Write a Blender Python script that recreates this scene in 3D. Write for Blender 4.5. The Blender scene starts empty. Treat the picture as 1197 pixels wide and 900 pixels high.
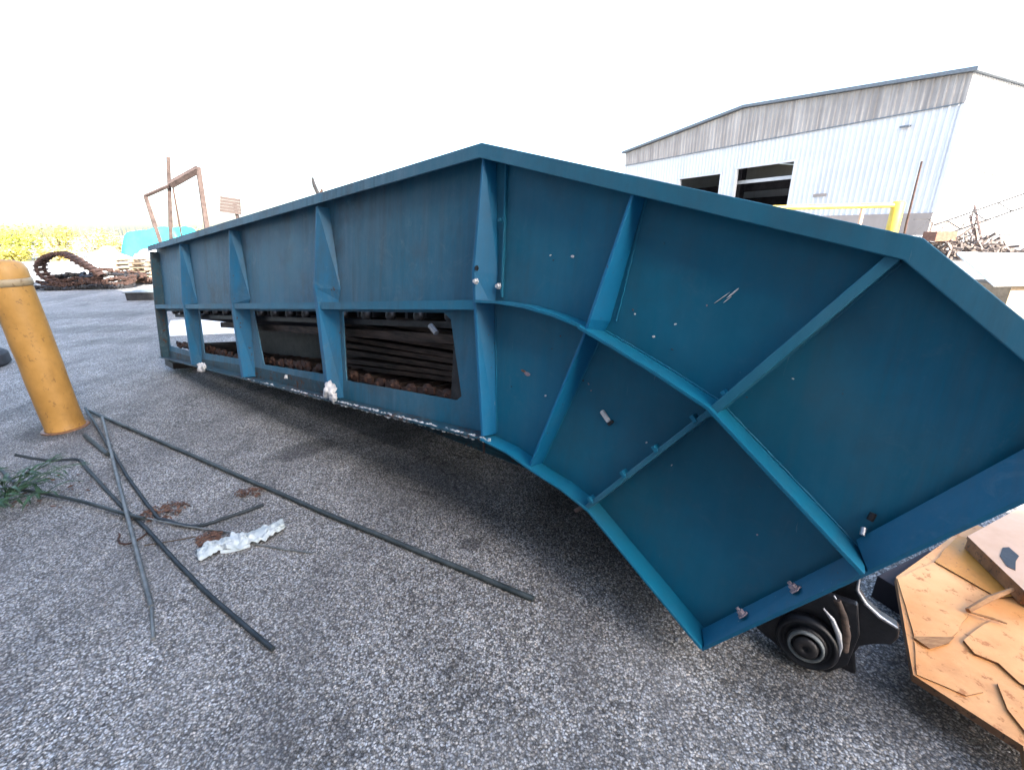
import bpy, bmesh, math, random
from mathutils import Vector, Matrix
from mathutils.geometry import tessellate_polygon
random.seed(7)
S = bpy.context.scene
COL = S.collection

# ------------------------------------------------------------------ camera
cam_d = bpy.data.cameras.new('camera')
cam = bpy.data.objects.new('camera', cam_d); COL.objects.link(cam)
cam_d.sensor_width = 36.0
cam_d.lens = 36.0 * 519.0 / 1197.0
cam_d.clip_start = 0.05; cam_d.clip_end = 3000
pitch = math.radians(-19.63); roll = math.radians(1.26)
fwd = Vector((0, math.cos(pitch), math.sin(pitch)))
right0 = Vector((1, 0, 0)); up0 = right0.cross(fwd)
right = Vector((0.99977, -0.0070, -0.0205)).normalized()
up = right.cross(fwd).normalized(); right = fwd.cross(up).normalized()
cm = Matrix((right, up, -fwd)).transposed().to_4x4(); cm.translation = (0, 0, 1.6)
cam.matrix_world = cm
S.camera = cam

# ------------------------------------------------------------------ sky and sun
SUN_AZ, SUN_EL = 150.0, 35.0
w = bpy.data.worlds.new('World'); S.world = w; w.use_nodes = True
nt = w.node_tree; bg = nt.nodes['Background']
sky = nt.nodes.new('ShaderNodeTexSky'); sky.sky_type = 'NISHITA'; sky.sun_disc = False
sky.sun_elevation = math.radians(SUN_EL); sky.sun_rotation = math.radians(SUN_AZ)
sky.air_density = 1.0; sky.dust_density = 3.0; sky.ozone_density = 1.0
nt.links.new(sky.outputs[0], bg.inputs[0]); bg.inputs[1].default_value = 0.15
sl = bpy.data.lights.new('sun', 'SUN'); sl.energy = 4.0; sl.angle = math.radians(0.5); sl.color = (1, .95, .87)
sun = bpy.data.objects.new('sun', sl); COL.objects.link(sun)
sd = Vector((math.sin(math.radians(SUN_AZ)) * math.cos(math.radians(SUN_EL)), math.cos(math.radians(SUN_AZ)) * math.cos(math.radians(SUN_EL)), math.sin(math.radians(SUN_EL))))
sun.rotation_euler = (-sd).to_track_quat('-Z', 'Y').to_euler(); sun.location = sd * 60
S.view_settings.view_transform = 'Standard'; S.view_settings.look = 'None'
S.view_settings.gamma = 1.0; S.view_settings.exposure = 2.45
S.render.resolution_x = 1024; S.render.resolution_y = 769
S.render.engine = 'CYCLES'

# ------------------------------------------------------------------ materials
def lin(r, g, b):
    f = lambda c: (c / 255 / 12.92) if c / 255 <= .04045 else ((c / 255 + .055) / 1.055) ** 2.4
    return (f(r), f(g), f(b), 1)
class M:
    """small node graph writer"""
    def __init__(s, name, rough=.6, metal=0.0, spec=.5):
        s.m = bpy.data.materials.new(name); s.m.use_nodes = True
        s.nt = s.m.node_tree; s.b = s.nt.nodes['Principled BSDF']
        s.b.inputs['Roughness'].default_value = rough; s.b.inputs['Metallic'].default_value = metal
        s.b.inputs['Specular IOR Level'].default_value = spec
        s.tc = s.nt.nodes.new('ShaderNodeTexCoord')
    def n(s, t, **k):
        o = s.nt.nodes.new(t)
        for a, v in k.items(): setattr(o, a, v)
        return o
    def link(s, a, b): s.nt.links.new(a, b)
    def coord(s, scale=(1, 1, 1), src='Object', loc=(0, 0, 0)):
        mp = s.n('ShaderNodeMapping'); mp.inputs['Scale'].default_value = scale; mp.inputs['Location'].default_value = loc
        s.link(s.tc.outputs[src], mp.inputs[0]); return mp.outputs[0]
    def noise(s, scale, detail=5, rough=.6, stretch=(1, 1, 1), dist=0, loc=(0, 0, 0)):
        o = s.n('ShaderNodeTexNoise'); o.inputs['Scale'].default_value = scale; o.inputs['Detail'].default_value = detail
        o.inputs['Roughness'].default_value = rough; o.inputs['Distortion'].default_value = dist
        s.link(s.coord(stretch, loc=loc), o.inputs['Vector']); return o.outputs[0]
    def vor(s, scale, feature='F1', stretch=(1, 1, 1), out='Distance', loc=(0, 0, 0), vec=None):
        o = s.n('ShaderNodeTexVoronoi', feature=feature); o.inputs['Scale'].default_value = scale
        s.link(vec if vec is not None else s.coord(stretch, loc=loc), o.inputs['Vector']); return o.outputs[out]
    def ramp(s, fac, stops, interp='LINEAR'):
        o = s.n('ShaderNodeValToRGB'); o.color_ramp.interpolation = interp
        e = o.color_ramp.elements
        while len(e) > 1: e.remove(e[-1])
        e[0].position = stops[0][0]; c = stops[0][1]; e[0].color = c if isinstance(c, tuple) else (c, c, c, 1)
        for p, c in stops[1:]:
            q = e.new(p); q.color = c if isinstance(c, tuple) else (c, c, c, 1)
        s.link(fac, o.inputs[0]); return o.outputs[0]
    def mix(s, fac, a, b, mode='MIX'):
        o = s.n('ShaderNodeMix', data_type='RGBA', blend_type=mode)
        for k, v in ((0, fac), (6, a), (7, b)):
            if hasattr(v, 'is_output') or hasattr(v, 'links'): s.link(v, o.inputs[k])
            else: o.inputs[k].default_value = v
        return o.outputs[2]
    def math(s, op, a, b=0.0):
        o = s.n('ShaderNodeMath', operation=op)
        for k, v in ((0, a), (1, b)):
            if hasattr(v, 'links'): s.link(v, o.inputs[k])
            else: o.inputs[k].default_value = v
        return o.outputs[0]
    def sep(s, src='Object'):
        o = s.n('ShaderNodeSeparateXYZ'); s.link(s.tc.outputs[src], o.inputs[0]); return o.outputs
    def color(s, c):
        if hasattr(c, 'links'): s.link(c, s.b.inputs['Base Color'])
        else: s.b.inputs['Base Color'].default_value = c
        return s
    def rough(s, r): s.link(r, s.b.inputs['Roughness']); return s
    def bump(s, h, strength=.3, dist=.01):
        o = s.n('ShaderNodeBump'); o.inputs['Strength'].default_value = strength; o.inputs['Distance'].default_value = dist
        s.link(h, o.inputs['Height'])
        if s.b.inputs['Normal'].links: s.link(s.b.inputs['Normal'].links[0].from_socket, o.inputs['Normal'])
        s.link(o.outputs[0], s.b.inputs['Normal']); return s

def simple(name, a, b, scale=8, rough=.7, metal=0, bump=.2, stretch=(1, 1, 1)):
    m = M(name, rough, metal)
    n = m.noise(scale, 6, .65, stretch)
    m.color(m.ramp(n, [(.3, a), (.7, b)])); m.bump(m.noise(scale * 5, 4, .6, stretch), bump, .004)
    return m.m

def blue_paint(name, base=(.0001, .120, .205, 1), dusty=(.150, .215, .270, 1), grime=1.0, rustamt=.70):
    m = M(name, .50, 0, .28)
    xyz = m.sep()
    big = m.noise(.55, 6, .6, (1, 1, 1.3)); med = m.noise(3.2, 8, .7, (1, 1, .55)); fine = m.noise(38, 6, .7)
    streak = m.noise(6, 6, .7, (2.6, 2.6, .28))
    # the paint is dulled by road dust towards the old tail end of the frame
    along = m.ramp(m.math('MULTIPLY', xyz[0], .125), [(.05, 1.0), (.55, .90), (.72, .35), (.79, .14), (.90, .10), (1.0, .42)])
    dustf = m.math('MULTIPLY', along, m.ramp(m.math('ADD', m.math('MULTIPLY', med, .6), m.math('MULTIPLY', streak, .4)), [(.36, .05), (.62, 1.0)]))
    dustf = m.math('MULTIPLY', dustf, .72 * grime)
    c = m.ramp(big, [(.32, tuple(x * .70 for x in base[:3]) + (1,)), (.68, tuple(min(1, x * 1.25) for x in base[:3]) + (1,))])
    c = m.mix(dustf, c, dusty)
    # brown stains
    st = m.ramp(m.noise(1.7, 7, .72, (1, 1, .8), loc=(3.1, 0, 1.7)), [(.50, 0.0), (.68, .62 * grime)])
    st = m.math('MULTIPLY', st, m.math('ADD', m.math('MULTIPLY', along, .8), .22))
    c = m.mix(st, c, (.060, .052, .050, 1))
    # grime that has gathered in soft blotches and long runs, strongest on the old tail bays
    run = m.ramp(m.noise(5.0, 7, .7, (3.5, 1, .22), loc=(5, 0, 2)), [(.48, 0.0), (.66, .55)])
    run = m.math('MULTIPLY', run, m.ramp(m.noise(.9, 3, .5, loc=(0, 4, 8)), [(.40, .1), (.60, 1.0)]))
    run = m.math('MULTIPLY', run, m.math('ADD', m.math('MULTIPLY', along, .75), .2))
    c = m.mix(m.math('MULTIPLY', run, grime), c, (.045, .065, .075, 1))
    wisp = m.ramp(m.noise(4.2, 9, .82, (1, 1, 1), dist=2.2, loc=(9, 0, 1)), [(.55, 0.0), (.72, .65)])
    c = m.mix(m.math('MULTIPLY', wisp, m.math('MULTIPLY', along, grime)), c, (.19, .25, .28, 1))
    # fine scratches and scuffs
    sc = m.ramp(m.noise(9, 3, .5, (6, 6, .5), dist=1.2, loc=(1, 2, 3)), [(.735, 0.0), (.76, .55)])
    sc2 = m.math('MULTIPLY', sc, m.ramp(m.noise(2.1, 3, .5, loc=(7, 7, 7)), [(.5, 0.0), (.62, 1.0)]))
    c = m.mix(sc2, c, (.22, .30, .34, 1))
    chip = m.ramp(m.math('ADD', m.math('MULTIPLY', m.noise(26, 5, .7), .6), m.math('MULTIPLY', med, .4)), [(rustamt - .03, 0.0), (rustamt, 1.0)])
    c = m.mix(chip, c, (.075, .035, .020, 1))
    m.color(c)
    m.rough(m.ramp(m.math('ADD', m.math('MULTIPLY', dustf, .6), m.math('MULTIPLY', fine, .5)), [(.1, .36), (.8, .78)]))
    m.bump(m.noise(1.1, 3, .5), .55, .03); m.bump(med, .12, .006); m.bump(fine, .10, .002)
    return m.m

MAT = {}
MAT['blue'] = blue_paint('blue_paint')
MAT['blue_trim'] = blue_paint('blue_trim_paint', (.002, .145, .250, 1), (.09, .17, .235, 1), .8, .67)
MAT['blue_lip'] = blue_paint('blue_lip_paint', (.012, .135, .215, 1), (.19, .27, .33, 1), 1.15, .68)
MAT['blue_rib'] = blue_paint('blue_rib_paint', (.001, .130, .270, 1), (.10, .13, .15, 1), .62, .64)
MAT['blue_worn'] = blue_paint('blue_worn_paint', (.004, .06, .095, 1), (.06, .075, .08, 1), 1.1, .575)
MAT['blue_edge'] = blue_paint('blue_edge_paint', (.0005, .105, .200, 1), (.10, .16, .21, 1), .9, .66)
MAT['rust'] = simple('rusty_steel', (.020, .012, .010, 1), (.10, .052, .038, 1), 14, .85, .1, .5)
MAT['rust_pale'] = simple('pale_rusty_steel', (.045, .030, .026, 1), (.12, .085, .074, 1), 9, .85, .1, .4)
MAT['dark_steel'] = simple('dark_greasy_steel', (.010, .010, .012, 1), (.045, .042, .042, 1), 12, .55, .3, .4)
MAT['brown_steel'] = simple('brown_weathered_slats', (.014, .010, .009, 1), (.13, .09, .07, 1), 5, .8, .1, .5, (1, 1, 7))
MAT['black_paint'] = simple('black_oily_casting', (.006, .007, .009, 1), (.022, .022, .026, 1), 16, .42, .2, .3)
MAT['worn_steel'] = simple('worn_bright_steel', (.28, .29, .31, 1), (.62, .63, .65, 1), 22, .42, .6, .2)
MAT['pink_bolt'] = simple('primer_bolt', (.20, .16, .18, 1), (.42, .35, .38, 1), 30, .6, .3, .3)
MAT['white_chip'] = simple('white_residue', (.45, .46, .47, 1), (.80, .80, .80, 1), 25, .9, 0, .6)
MAT['rod'] = simple('green_grey_rod', (.020, .032, .036, 1), (.095, .115, .115, 1), 11, .6, .4, .3)
MAT['rod_dark'] = simple('dark_rod', (.012, .020, .026, 1), (.055, .068, .075, 1), 11, .6, .4, .3)
MAT['rod_pale'] = simple('pale_grey_rod', (.09, .105, .11, 1), (.24, .26, .26, 1), 15, .6, .3, .3)
MAT['cloth'] = simple('pale_cloth', (.42, .50, .52, 1), (.62, .68, .70, 1), 14, .95, 0, .5)
MAT['leafbrown'] = simple('dead_leaves', (.06, .03, .02, 1), (.20, .11, .075, 1), 40, .95, 0, .5)
MAT['leaf'] = simple('weed_leaf', (.012, .040, .018, 1), (.045, .105, .045, 1), 18, .5, 0, .3)
MAT['stem'] = simple('weed_stem', (.04, .09, .05, 1), (.08, .14, .07, 1), 18, .6, 0, .2)
MAT['galv'] = simple('galvanised_roof_edge', (.10, .12, .14, 1), (.18, .20, .22, 1), 5, .6, .3, .1)
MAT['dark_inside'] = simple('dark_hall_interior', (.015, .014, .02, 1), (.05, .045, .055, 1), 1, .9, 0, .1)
MAT['cyan'] = simple('cyan_tarpaulin', (.02, .36, .42, 1), (.04, .50, .55, 1), 2, .6, 0, .4)
MAT['brown_board'] = simple('brown_board', (.07, .052, .046, 1), (.12, .092, .082, 1), 6, .8, 0, .2, (1, 1, 8))
MAT['bright_sheet'] = simple('sheet_and_bright_ground', (.70, .72, .72, 1), (.82, .82, .82, 1), 4, .7, 0, .3)
MAT['pallet'] = simple('pallet_wood', (.20, .15, .10, 1), (.36, .28, .20, 1), 10, .9, 0, .3)
MAT['bark'] = simple('bark', (.05, .035, .02, 1), (.12, .09, .06, 1), 12, .95, 0, .5)
MAT['rubber'] = simple('black_rubber', (.010, .012, .016, 1), (.03, .034, .04, 1), 20, .75, 0, .4)
MAT['wood'] = simple('splintered_wood', (.25, .12, .05, 1), (.48, .26, .12, 1), 20, .9, 0, .4, (1, 5, 1))

# ground
def ground_material():
    m = M('stone_chip_asphalt', .85, 0, .35)
    pos = m.coord((1, 1, 1))
    # warp so that the chips are irregular
    nz = m.n('ShaderNodeTexNoise'); nz.inputs['Scale'].default_value = 60; nz.inputs['Detail'].default_value = 2
    m.link(pos, nz.inputs['Vector'])
    wv = m.n('ShaderNodeVectorMath', operation='MULTIPLY_ADD'); m.link(nz.outputs['Color'], wv.inputs[0]); wv.inputs[1].default_value = (.012, .012, .012); m.link(pos, wv.inputs[2])
    cell = m.vor(128, 'F1', out='Color', vec=wv.outputs[0]); dist = m.vor(128, 'F1', out='Distance', vec=wv.outputs[0])
    cell2 = m.vor(190, 'F1', out='Color', vec=wv.outputs[0])
    sx = m.n('ShaderNodeSeparateColor'); m.link(cell, sx.inputs[0])
    sx2 = m.n('ShaderNodeSeparateColor'); m.link(cell2, sx2.inputs[0])
    chips = m.ramp(sx.outputs[0], [(0, .06), (.22, .16), (.48, .34), (.72, .56), (.88, .76), (1, .92)])
    fine = m.ramp(sx2.outputs[1], [(0, .08), (.5, .26), (.85, .50), (1, .80)])
    tone = m.mix(.30, chips, fine)
    edge = m.ramp(dist, [(.34, 1.0), (.68, .36)])
    tone = m.mix(1.0, tone, edge, 'MULTIPLY')
    tint = m.ramp(sx.outputs[1], [(0, (.93, .98, 1.03, 1)), (.6, (1.02, 1, .96, 1)), (1, (1.12, 1.02, .88, 1))])
    c = m.mix(1.0, tone, tint, 'MULTIPLY')
    # wide patches
    p1 = m.ramp(m.noise(.35, 6, .6), [(.3, .74), (.7, 1.20)]); p2 = m.ramp(m.noise(2.6, 7, .7), [(.3, .68), (.7, 1.22)])
    c = m.mix(1.0, c, p1, 'MULTIPLY'); c = m.mix(1.0, c, p2, 'MULTIPLY')
    # binder wear: smoother dusty mortar where the chips are covered
    dust = m.ramp(m.noise(.8, 6, .65, loc=(4, 9, 0)), [(.50, 0.0), (.75, .40)])
    c = m.mix(dust, c, (.27, .265, .255, 1))
    # wheel tracks: long smeared darker bands
    tr = m.ramp(m.noise(1.1, 5, .6, (1.6, .28, 1), dist=.6, loc=(2, 5, 0)), [(.50, 0.0), (.66, .45)])
    c = m.mix(tr, c, (.085, .085, .088, 1))
    dk = m.ramp(m.noise(5.5, 7, .75, loc=(8, 1, 0)), [(.58, 0.0), (.72, .32)])
    c = m.mix(dk, c, (.060, .058, .056, 1))
    # oil spots, dirt at the bollard foot, dark patches under and around the frame
    xyz = m.sep()
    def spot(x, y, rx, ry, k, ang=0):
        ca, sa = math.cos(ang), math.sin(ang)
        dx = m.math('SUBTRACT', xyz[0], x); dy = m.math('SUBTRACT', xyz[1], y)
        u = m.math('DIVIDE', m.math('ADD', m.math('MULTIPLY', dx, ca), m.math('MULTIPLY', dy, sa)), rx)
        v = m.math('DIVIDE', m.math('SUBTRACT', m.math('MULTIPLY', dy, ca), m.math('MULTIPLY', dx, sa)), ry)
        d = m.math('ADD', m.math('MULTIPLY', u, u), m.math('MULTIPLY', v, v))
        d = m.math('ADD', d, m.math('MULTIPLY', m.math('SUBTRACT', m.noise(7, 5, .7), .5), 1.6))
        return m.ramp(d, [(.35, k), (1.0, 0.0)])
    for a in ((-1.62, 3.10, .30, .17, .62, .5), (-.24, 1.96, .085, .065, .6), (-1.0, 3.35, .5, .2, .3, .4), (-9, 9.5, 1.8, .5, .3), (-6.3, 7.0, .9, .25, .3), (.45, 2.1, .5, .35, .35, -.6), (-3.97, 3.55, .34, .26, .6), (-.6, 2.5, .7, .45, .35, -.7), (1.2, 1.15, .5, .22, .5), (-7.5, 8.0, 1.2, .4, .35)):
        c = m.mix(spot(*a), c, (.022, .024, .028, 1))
    # cracks
    wn = m.n('ShaderNodeTexNoise'); wn.inputs['Scale'].default_value = 3.5; wn.inputs['Detail'].default_value = 6; m.link(pos, wn.inputs['Vector'])
    wv2 = m.n('ShaderNodeVectorMath', operation='MULTIPLY_ADD'); m.link(wn.outputs['Color'], wv2.inputs[0]); wv2.inputs[1].default_value = (.5, .5, 0); m.link(pos, wv2.inputs[2])
    ve = m.n('ShaderNodeTexVoronoi', feature='DISTANCE_TO_EDGE'); ve.inputs['Scale'].default_value = 1.25; m.link(wv2.outputs[0], ve.inputs['Vector'])
    crack = m.ramp(ve.outputs['Distance'], [(.003, 1.0), (.012, 0.0)])
    mask = m.ramp(m.noise(.9, 3, .5, loc=(11, 3, 0)), [(.52, 0.0), (.62, .5)])
    crk = m.math('MULTIPLY', crack, mask)
    c = m.mix(crk, c, (.02, .02, .022, 1))
    m.color(c)
    m.bump(m.math('SUBTRACT', 1.0, dist), .6, .006); m.bump(m.noise(1.3, 4, .5), .3, .02)
    m.bump(m.math('SUBTRACT', 1.0, crk), .6, .006)
    return m.m
MAT['ground'] = ground_material()

# orange bollard paint
def orange_paint(name, a, b, peel, amt=.62, sc=4.0):
    m = M(name, .5, 0, .5)
    c = m.ramp(m.noise(sc, 6, .65), [(.3, a), (.7, b)])
    c = m.mix(m.ramp(m.noise(sc * 6, 6, .75, (1, 1, .7)), [(amt, 0.0), (amt + .05, .8)]), c, peel)
    c = m.mix(m.ramp(m.noise(sc * .8, 7, .7, (1, 1, .4), loc=(4, 1, 2)), [(.5, 0.0), (.75, .5)]), c, tuple(x * .6 for x in peel[:3]) + (1,))
    m.color(c); m.bump(m.noise(sc * 9, 6, .7), .3, .004); m.bump(m.noise(sc, 4, .6), .25, .01)
    return m.m
MAT['bollard'] = orange_paint('bollard_yellow_paint', (.42, .215, .045, 1), (.60, .32, .085, 1), (.24, .12, .04, 1), .59)
MAT['bollard_band'] = orange_paint('cream_band', (.30, .21, .10, 1), (.46, .37, .24, 1), (.2, .12, .05, 1), .55)
MAT['orange'] = orange_paint('orange_plate_paint', (.66, .27, .070, 1), (.84, .45, .18, 1), (.42, .13, .02, 1), .57, 3.0)
MAT['orange_deep'] = orange_paint('deep_orange_paint', (.55, .20, .02, 1), (.70, .32, .06, 1), (.30, .10, .03, 1), .6, 3.0)
MAT['cream'] = orange_paint('faded_cream_paint', (.50, .31, .19, 1), (.62, .42, .30, 1), (.60, .34, .14, 1), .66, 2.5)
MAT['edge_brown'] = orange_paint('rusty_edge', (.14, .065, .03, 1), (.32, .16, .07, 1), (.05, .03, .02, 1), .55, 8)
MAT['yellow'] = orange_paint('barrier_yellow', (.45, .33, .03, 1), (.55, .42, .07, 1), (.4, .2, .05, 1), .7)

def corrugated(name, a, b, streaks):
    m = M(name, .55, 0, .4)
    c = m.ramp(m.noise(.25, 5, .6), [(.3, a), (.7, b)])
    c = m.mix(m.ramp(m.noise(1.0, 6, .7, (1.2, 1.2, .06)), [(.42, 0.0), (.68, streaks)]), c, (.16, .14, .13, 1))
    m.color(c); return m.m
MAT['sheet_white'] = corrugated('white_wall_sheet', (.47, .48, .50, 1), (.56, .565, .575, 1), .10)
MAT['sheet_grey'] = corrugated('grey_weathered_sheet', (.27, .245, .225, 1), (.42, .385, .355, 1), .75)
MAT['plinth'] = corrugated('plinth_concrete', (.24, .205, .185, 1), (.32, .275, .25, 1), .3)

# foliage
def foliage(name, a, b):
    m = M(name, .7, 0, .2)
    oi = m.n('ShaderNodeNewGeometry')
    m.color(m.ramp(oi.outputs['Random Per Island'], [(0, a), (1, b)]))
    return m.m
MAT['fol1'] = foliage('yellow_green_foliage', (.28, .27, .05, 1), (.52, .46, .14, 1))
MAT['fol2'] = foliage('straw_foliage', (.42, .34, .12, 1), (.62, .52, .24, 1))
MAT['fol3'] = foliage('green_foliage', (.20, .24, .03, 1), (.45, .46, .08, 1))

# ------------------------------------------------------------------ mesh helpers
class MB:
    def __init__(s): s.v = []; s.f = []; s.sm = []
    def add(s, vs, fs, smooth=False):
        k = len(s.v); s.v += [tuple(x) for x in vs]; s.f += [tuple(i + k for i in f) for f in fs]; s.sm += [smooth] * len(fs)
        return s
    def box(s, x0, x1, y0, y1, z0, z1, mat=None):
        vs = [Vector(p) for p in ((x0, y0, z0), (x1, y0, z0), (x1, y1, z0), (x0, y1, z0), (x0, y0, z1), (x1, y0, z1), (x1, y1, z1), (x0, y1, z1))]
        if mat: vs = [mat @ v for v in vs]
        return s.add(vs, [(0, 3, 2, 1), (4, 5, 6, 7), (0, 1, 5, 4), (1, 2, 6, 5), (2, 3, 7, 6), (3, 0, 4, 7)])
    def prism(s, poly, y0, y1, holes=(), axis='y', fn=None):
        """poly in (x, z) pushed along y, or in (x, y) pushed along z"""
        loops = [list(poly)] + [list(h) for h in holes]
        put = (lambda a, b, c: (a, c, b)) if axis == 'y' else (lambda a, b, c: (a, b, c))
        flat = [p for l in loops for p in l]; N = len(flat)
        tris = tessellate_polygon([[Vector((a, b, 0)) for a, b in l] for l in loops])
        vs = [put(a, b, y0) for a, b in flat] + [put(a, b, y1) for a, b in flat]
        if fn: vs = [fn(*v) for v in vs]
        fs = [tuple(t) for t in tris] + [tuple(i + N for i in reversed(t)) for t in tris]
        k = 0
        for l in loops:
            n = len(l)
            for i in range(n):
                j = (i + 1) % n; fs.append((k + i, k + j, k + j + N, k + i + N))
            k += n
        return s.add(vs, fs)
    def tube(s, pts, r, seg=8, cap=True, smooth=True):
        pts = [Vector(p) for p in pts]; rs = r if isinstance(r, (list, tuple)) else [r] * len(pts)
        vs = []; fs = []; ref = None
        for i, p in enumerate(pts):
            d = (pts[min(i + 1, len(pts) - 1)] - pts[max(i - 1, 0)]).normalized()
            if ref is None: ref = Vector((0, 0, 1)) if abs(d.z) < .9 else Vector((1, 0, 0))
            a = (ref - d * ref.dot(d)).normalized(); b = d.cross(a); ref = a
            for k in range(seg):
                t = 2 * math.pi * k / seg; vs.append(p + (a * math.cos(t) + b * math.sin(t)) * rs[i])
        for i in range(len(pts) - 1):
            for k in range(seg):
                q = (k + 1) % seg; fs.append((i * seg + k, i * seg + q, (i + 1) * seg + q, (i + 1) * seg + k))
        s.add(vs, fs, smooth)
        if cap: s.add([vs[k] for k in range(seg)], [tuple(reversed(range(seg)))]); s.add([vs[-seg + k] for k in range(seg)], [tuple(range(seg))])
        return s
    def lathe(s, prof, seg=24, mat=None, smooth=True):
        vs = []; fs = []
        for r, z in prof:
            for k in range(seg):
                t = 2 * math.pi * k / seg; v = Vector((r * math.cos(t), r * math.sin(t), z)); vs.append(mat @ v if mat else v)
        for i in range(len(prof) - 1):
            for k in range(seg):
                q = (k + 1) % seg; fs.append((i * seg + k, i * seg + q, (i + 1) * seg + q, (i + 1) * seg + k))
        return s.add(vs, fs, smooth)
    def mesh(s, name, m):
        me = bpy.data.meshes.new(name); me.from_pydata(s.v, [], s.f); me.materials.append(m)
        me.polygons.foreach_set('use_smooth', s.sm)
        bm = bmesh.new(); bm.from_mesh(me); bmesh.ops.recalc_face_normals(bm, faces=bm.faces); bm.to_mesh(me); bm.free()
        me.update(); return me
    def build(s, name, m, parent=None, bevel=0, seg=2):
        o = bpy.data.objects.new(name, s.mesh(name, m)); COL.objects.link(o)
        if parent: o.parent = parent
        if bevel:
            b = o.modifiers.new('bevel', 'BEVEL'); b.width = bevel; b.segments = seg; b.limit_method = 'ANGLE'; b.angle_limit = math.radians(35)
        return o
def link_mesh(name, me, parent=None, mat=None):
    o = bpy.data.objects.new(name, me); COL.objects.link(o)
    if parent: o.parent = parent
    if mat is not None: o.matrix_local = mat
    return o
def tag(o, label, cat, group=None, kind=None):
    if label: o['label'] = label
    if cat: o['category'] = cat
    if group: o['group'] = group
    if kind: o['kind'] = kind
    return o
def empty(name, loc, label, cat, group=None, rz=0):
    o = bpy.data.objects.new(name, None); COL.objects.link(o); o.empty_display_size = .3
    o.location = loc; o.rotation_euler = (0, 0, rz); return tag(o, label, cat, group)
def offset(path, d):
    """polyline in 2D offset to its right side by d (miter joints)"""
    P = [Vector(p) for p in path]; out = []
    for i, p in enumerate(P):
        ds = []
        if i > 0: ds.append((P[i] - P[i - 1]).normalized())
        if i < len(P) - 1: ds.append((P[i + 1] - P[i]).normalized())
        ns = [Vector((q.y, -q.x)) for q in ds]
        nn = sum(ns, Vector((0, 0))).normalized(); k = nn.dot(ns[0])
        out.append(tuple(p + nn * (d / k)))
    return out
def band(path, d): return list(path) + list(reversed(offset(path, d)))
def lerp2(path, n):
    out = []
    for i in range(len(path) - 1):
        for k in range(n): t = k / n; out.append((path[i][0] * (1 - t) + path[i + 1][0] * t, path[i][1] * (1 - t) + path[i + 1][1] * t))
    out.append(path[-1]); return out

# ------------------------------------------------------------------ setting: ground
g = MB()
NX = 44
def gh(x, y): return 0.0
xs = [-900, -300, -120, -60] + [-30 + i * 2 for i in range(31)] + [60, 120, 300, 900]
vs = [(x, y, 0) for y in xs for x in xs]; n = len(xs)
g.add(vs, [(j * n + i, j * n + i + 1, (j + 1) * n + i + 1, (j + 1) * n + i) for j in range(n - 1) for i in range(n - 1)])
tag(g.build('ground', MAT['ground']), 'grey yard of stone chip asphalt with cracks and oil stains', None, kind='structure')

# small loose stones on the yard near the camera
st = MB()
for i in range(2600):
    x = random.uniform(-4.5, 2.6); y = random.uniform(.6, 5.2); r = random.uniform(.002, .006) * (2.2 if random.random() < .03 else 1)
    a = random.random() * 6.28; z = r * .5
    p = [(x + math.cos(a + k * 1.57) * r * random.uniform(.7, 1.2), y + math.sin(a + k * 1.57) * r * random.uniform(.7, 1.2), z) for k in range(4)]
    st.add(p + [(x, y, z + r * .7), (x, y, 0)], [(0, 1, 4), (1, 2, 4), (2, 3, 4), (3, 0, 4), (1, 0, 5), (2, 1, 5), (3, 2, 5), (0, 3, 5)])
tag(st.build('loose_grit', simple('grit', (.10, .10, .10, 1), (.45, .45, .46, 1), 30, .9)), 'fine loose grit scattered over the asphalt', 'grit', kind='stuff')

# ------------------------------------------------------------------ unseen hall, added behind the camera to cast the shade of the yard
T2 = Vector((.773, -.635, 0)); N2 = Vector((-.635, -.773, 0))
def place_tn(a, b, z=0): return T2 * a + N2 * b + Vector((0, 0, z))
hall = empty('added_shade_hall', place_tn(6, 8), 'tall pale unseen hall added behind the camera to shade the yard', 'building')
hall.rotation_euler = (0, 0, math.atan2(T2.y, T2.x))
# local x along T2, local -y away from the yard
h = MB(); h.box(-15, 16, -9.0, 5.15, 0, 11.5); h.build('wall', MAT['plinth'], hall)
h = MB(); h.box(-15.15, 16.15, -9.15, 5.3, 11.503, 11.68); h.build('roof', MAT['galv'], hall)
for k in range(5):
    d = MB(); d.box(-12 + k * 6, -9 + k * 6, 5.155, 5.22, .0, 3.6); d.build('door', MAT['sheet_grey'], hall)

# ------------------------------------------------------------------ THE CONVEYOR
T = Vector((.773, -.635, 0)).normalized(); Nn = Vector((-.627, -.763, .156)).normalized(); U = Nn.cross(T).normalized()
if U.z < 0: U = -U
K = 0.905                                    # overall size of the frame against its drawing
A0 = Vector((0, 0, 1.6)) + (Vector((-4.778, 5.839, 0)) - Vector((0, 0, 1.6))) * K
conv = empty('apron_conveyor', A0, 'huge blue humped steel conveyor frame with ribbed side lying in the yard', 'conveyor')
R = Matrix((T, -Nn, U)).transposed().to_4x4()
conv.matrix_world = Matrix.Translation(A0) @ R @ Matrix.Scale(K, 4)
PD = .09                                     # the plate sits this far behind the flange lips
top = [(-.09, 1.474), (5.766, 2.010), (7.469, 1.566), (7.975, 1.139)]
bot = [(0.0, .02), (5.893, .525), (6.08, .505), (6.239, .462), (6.42, .425), (6.570, .375), (7.13, 0.0)]
mid = [(.0, .730), (5.80, 1.262), (5.95, 1.268), (6.12, 1.262), (6.28, 1.240), (6.44, 1.205), (6.62, 1.140), (6.80, 1.070), (7.01, .980), (7.54, .571)]
end = [(7.13, 0.0), (7.975, 1.139)]
outline = top + list(reversed(bot))
W1 = [(.10, .655), (1.02, .752), (1.03, .62), (1.01, .25), (.14, .20)]
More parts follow.
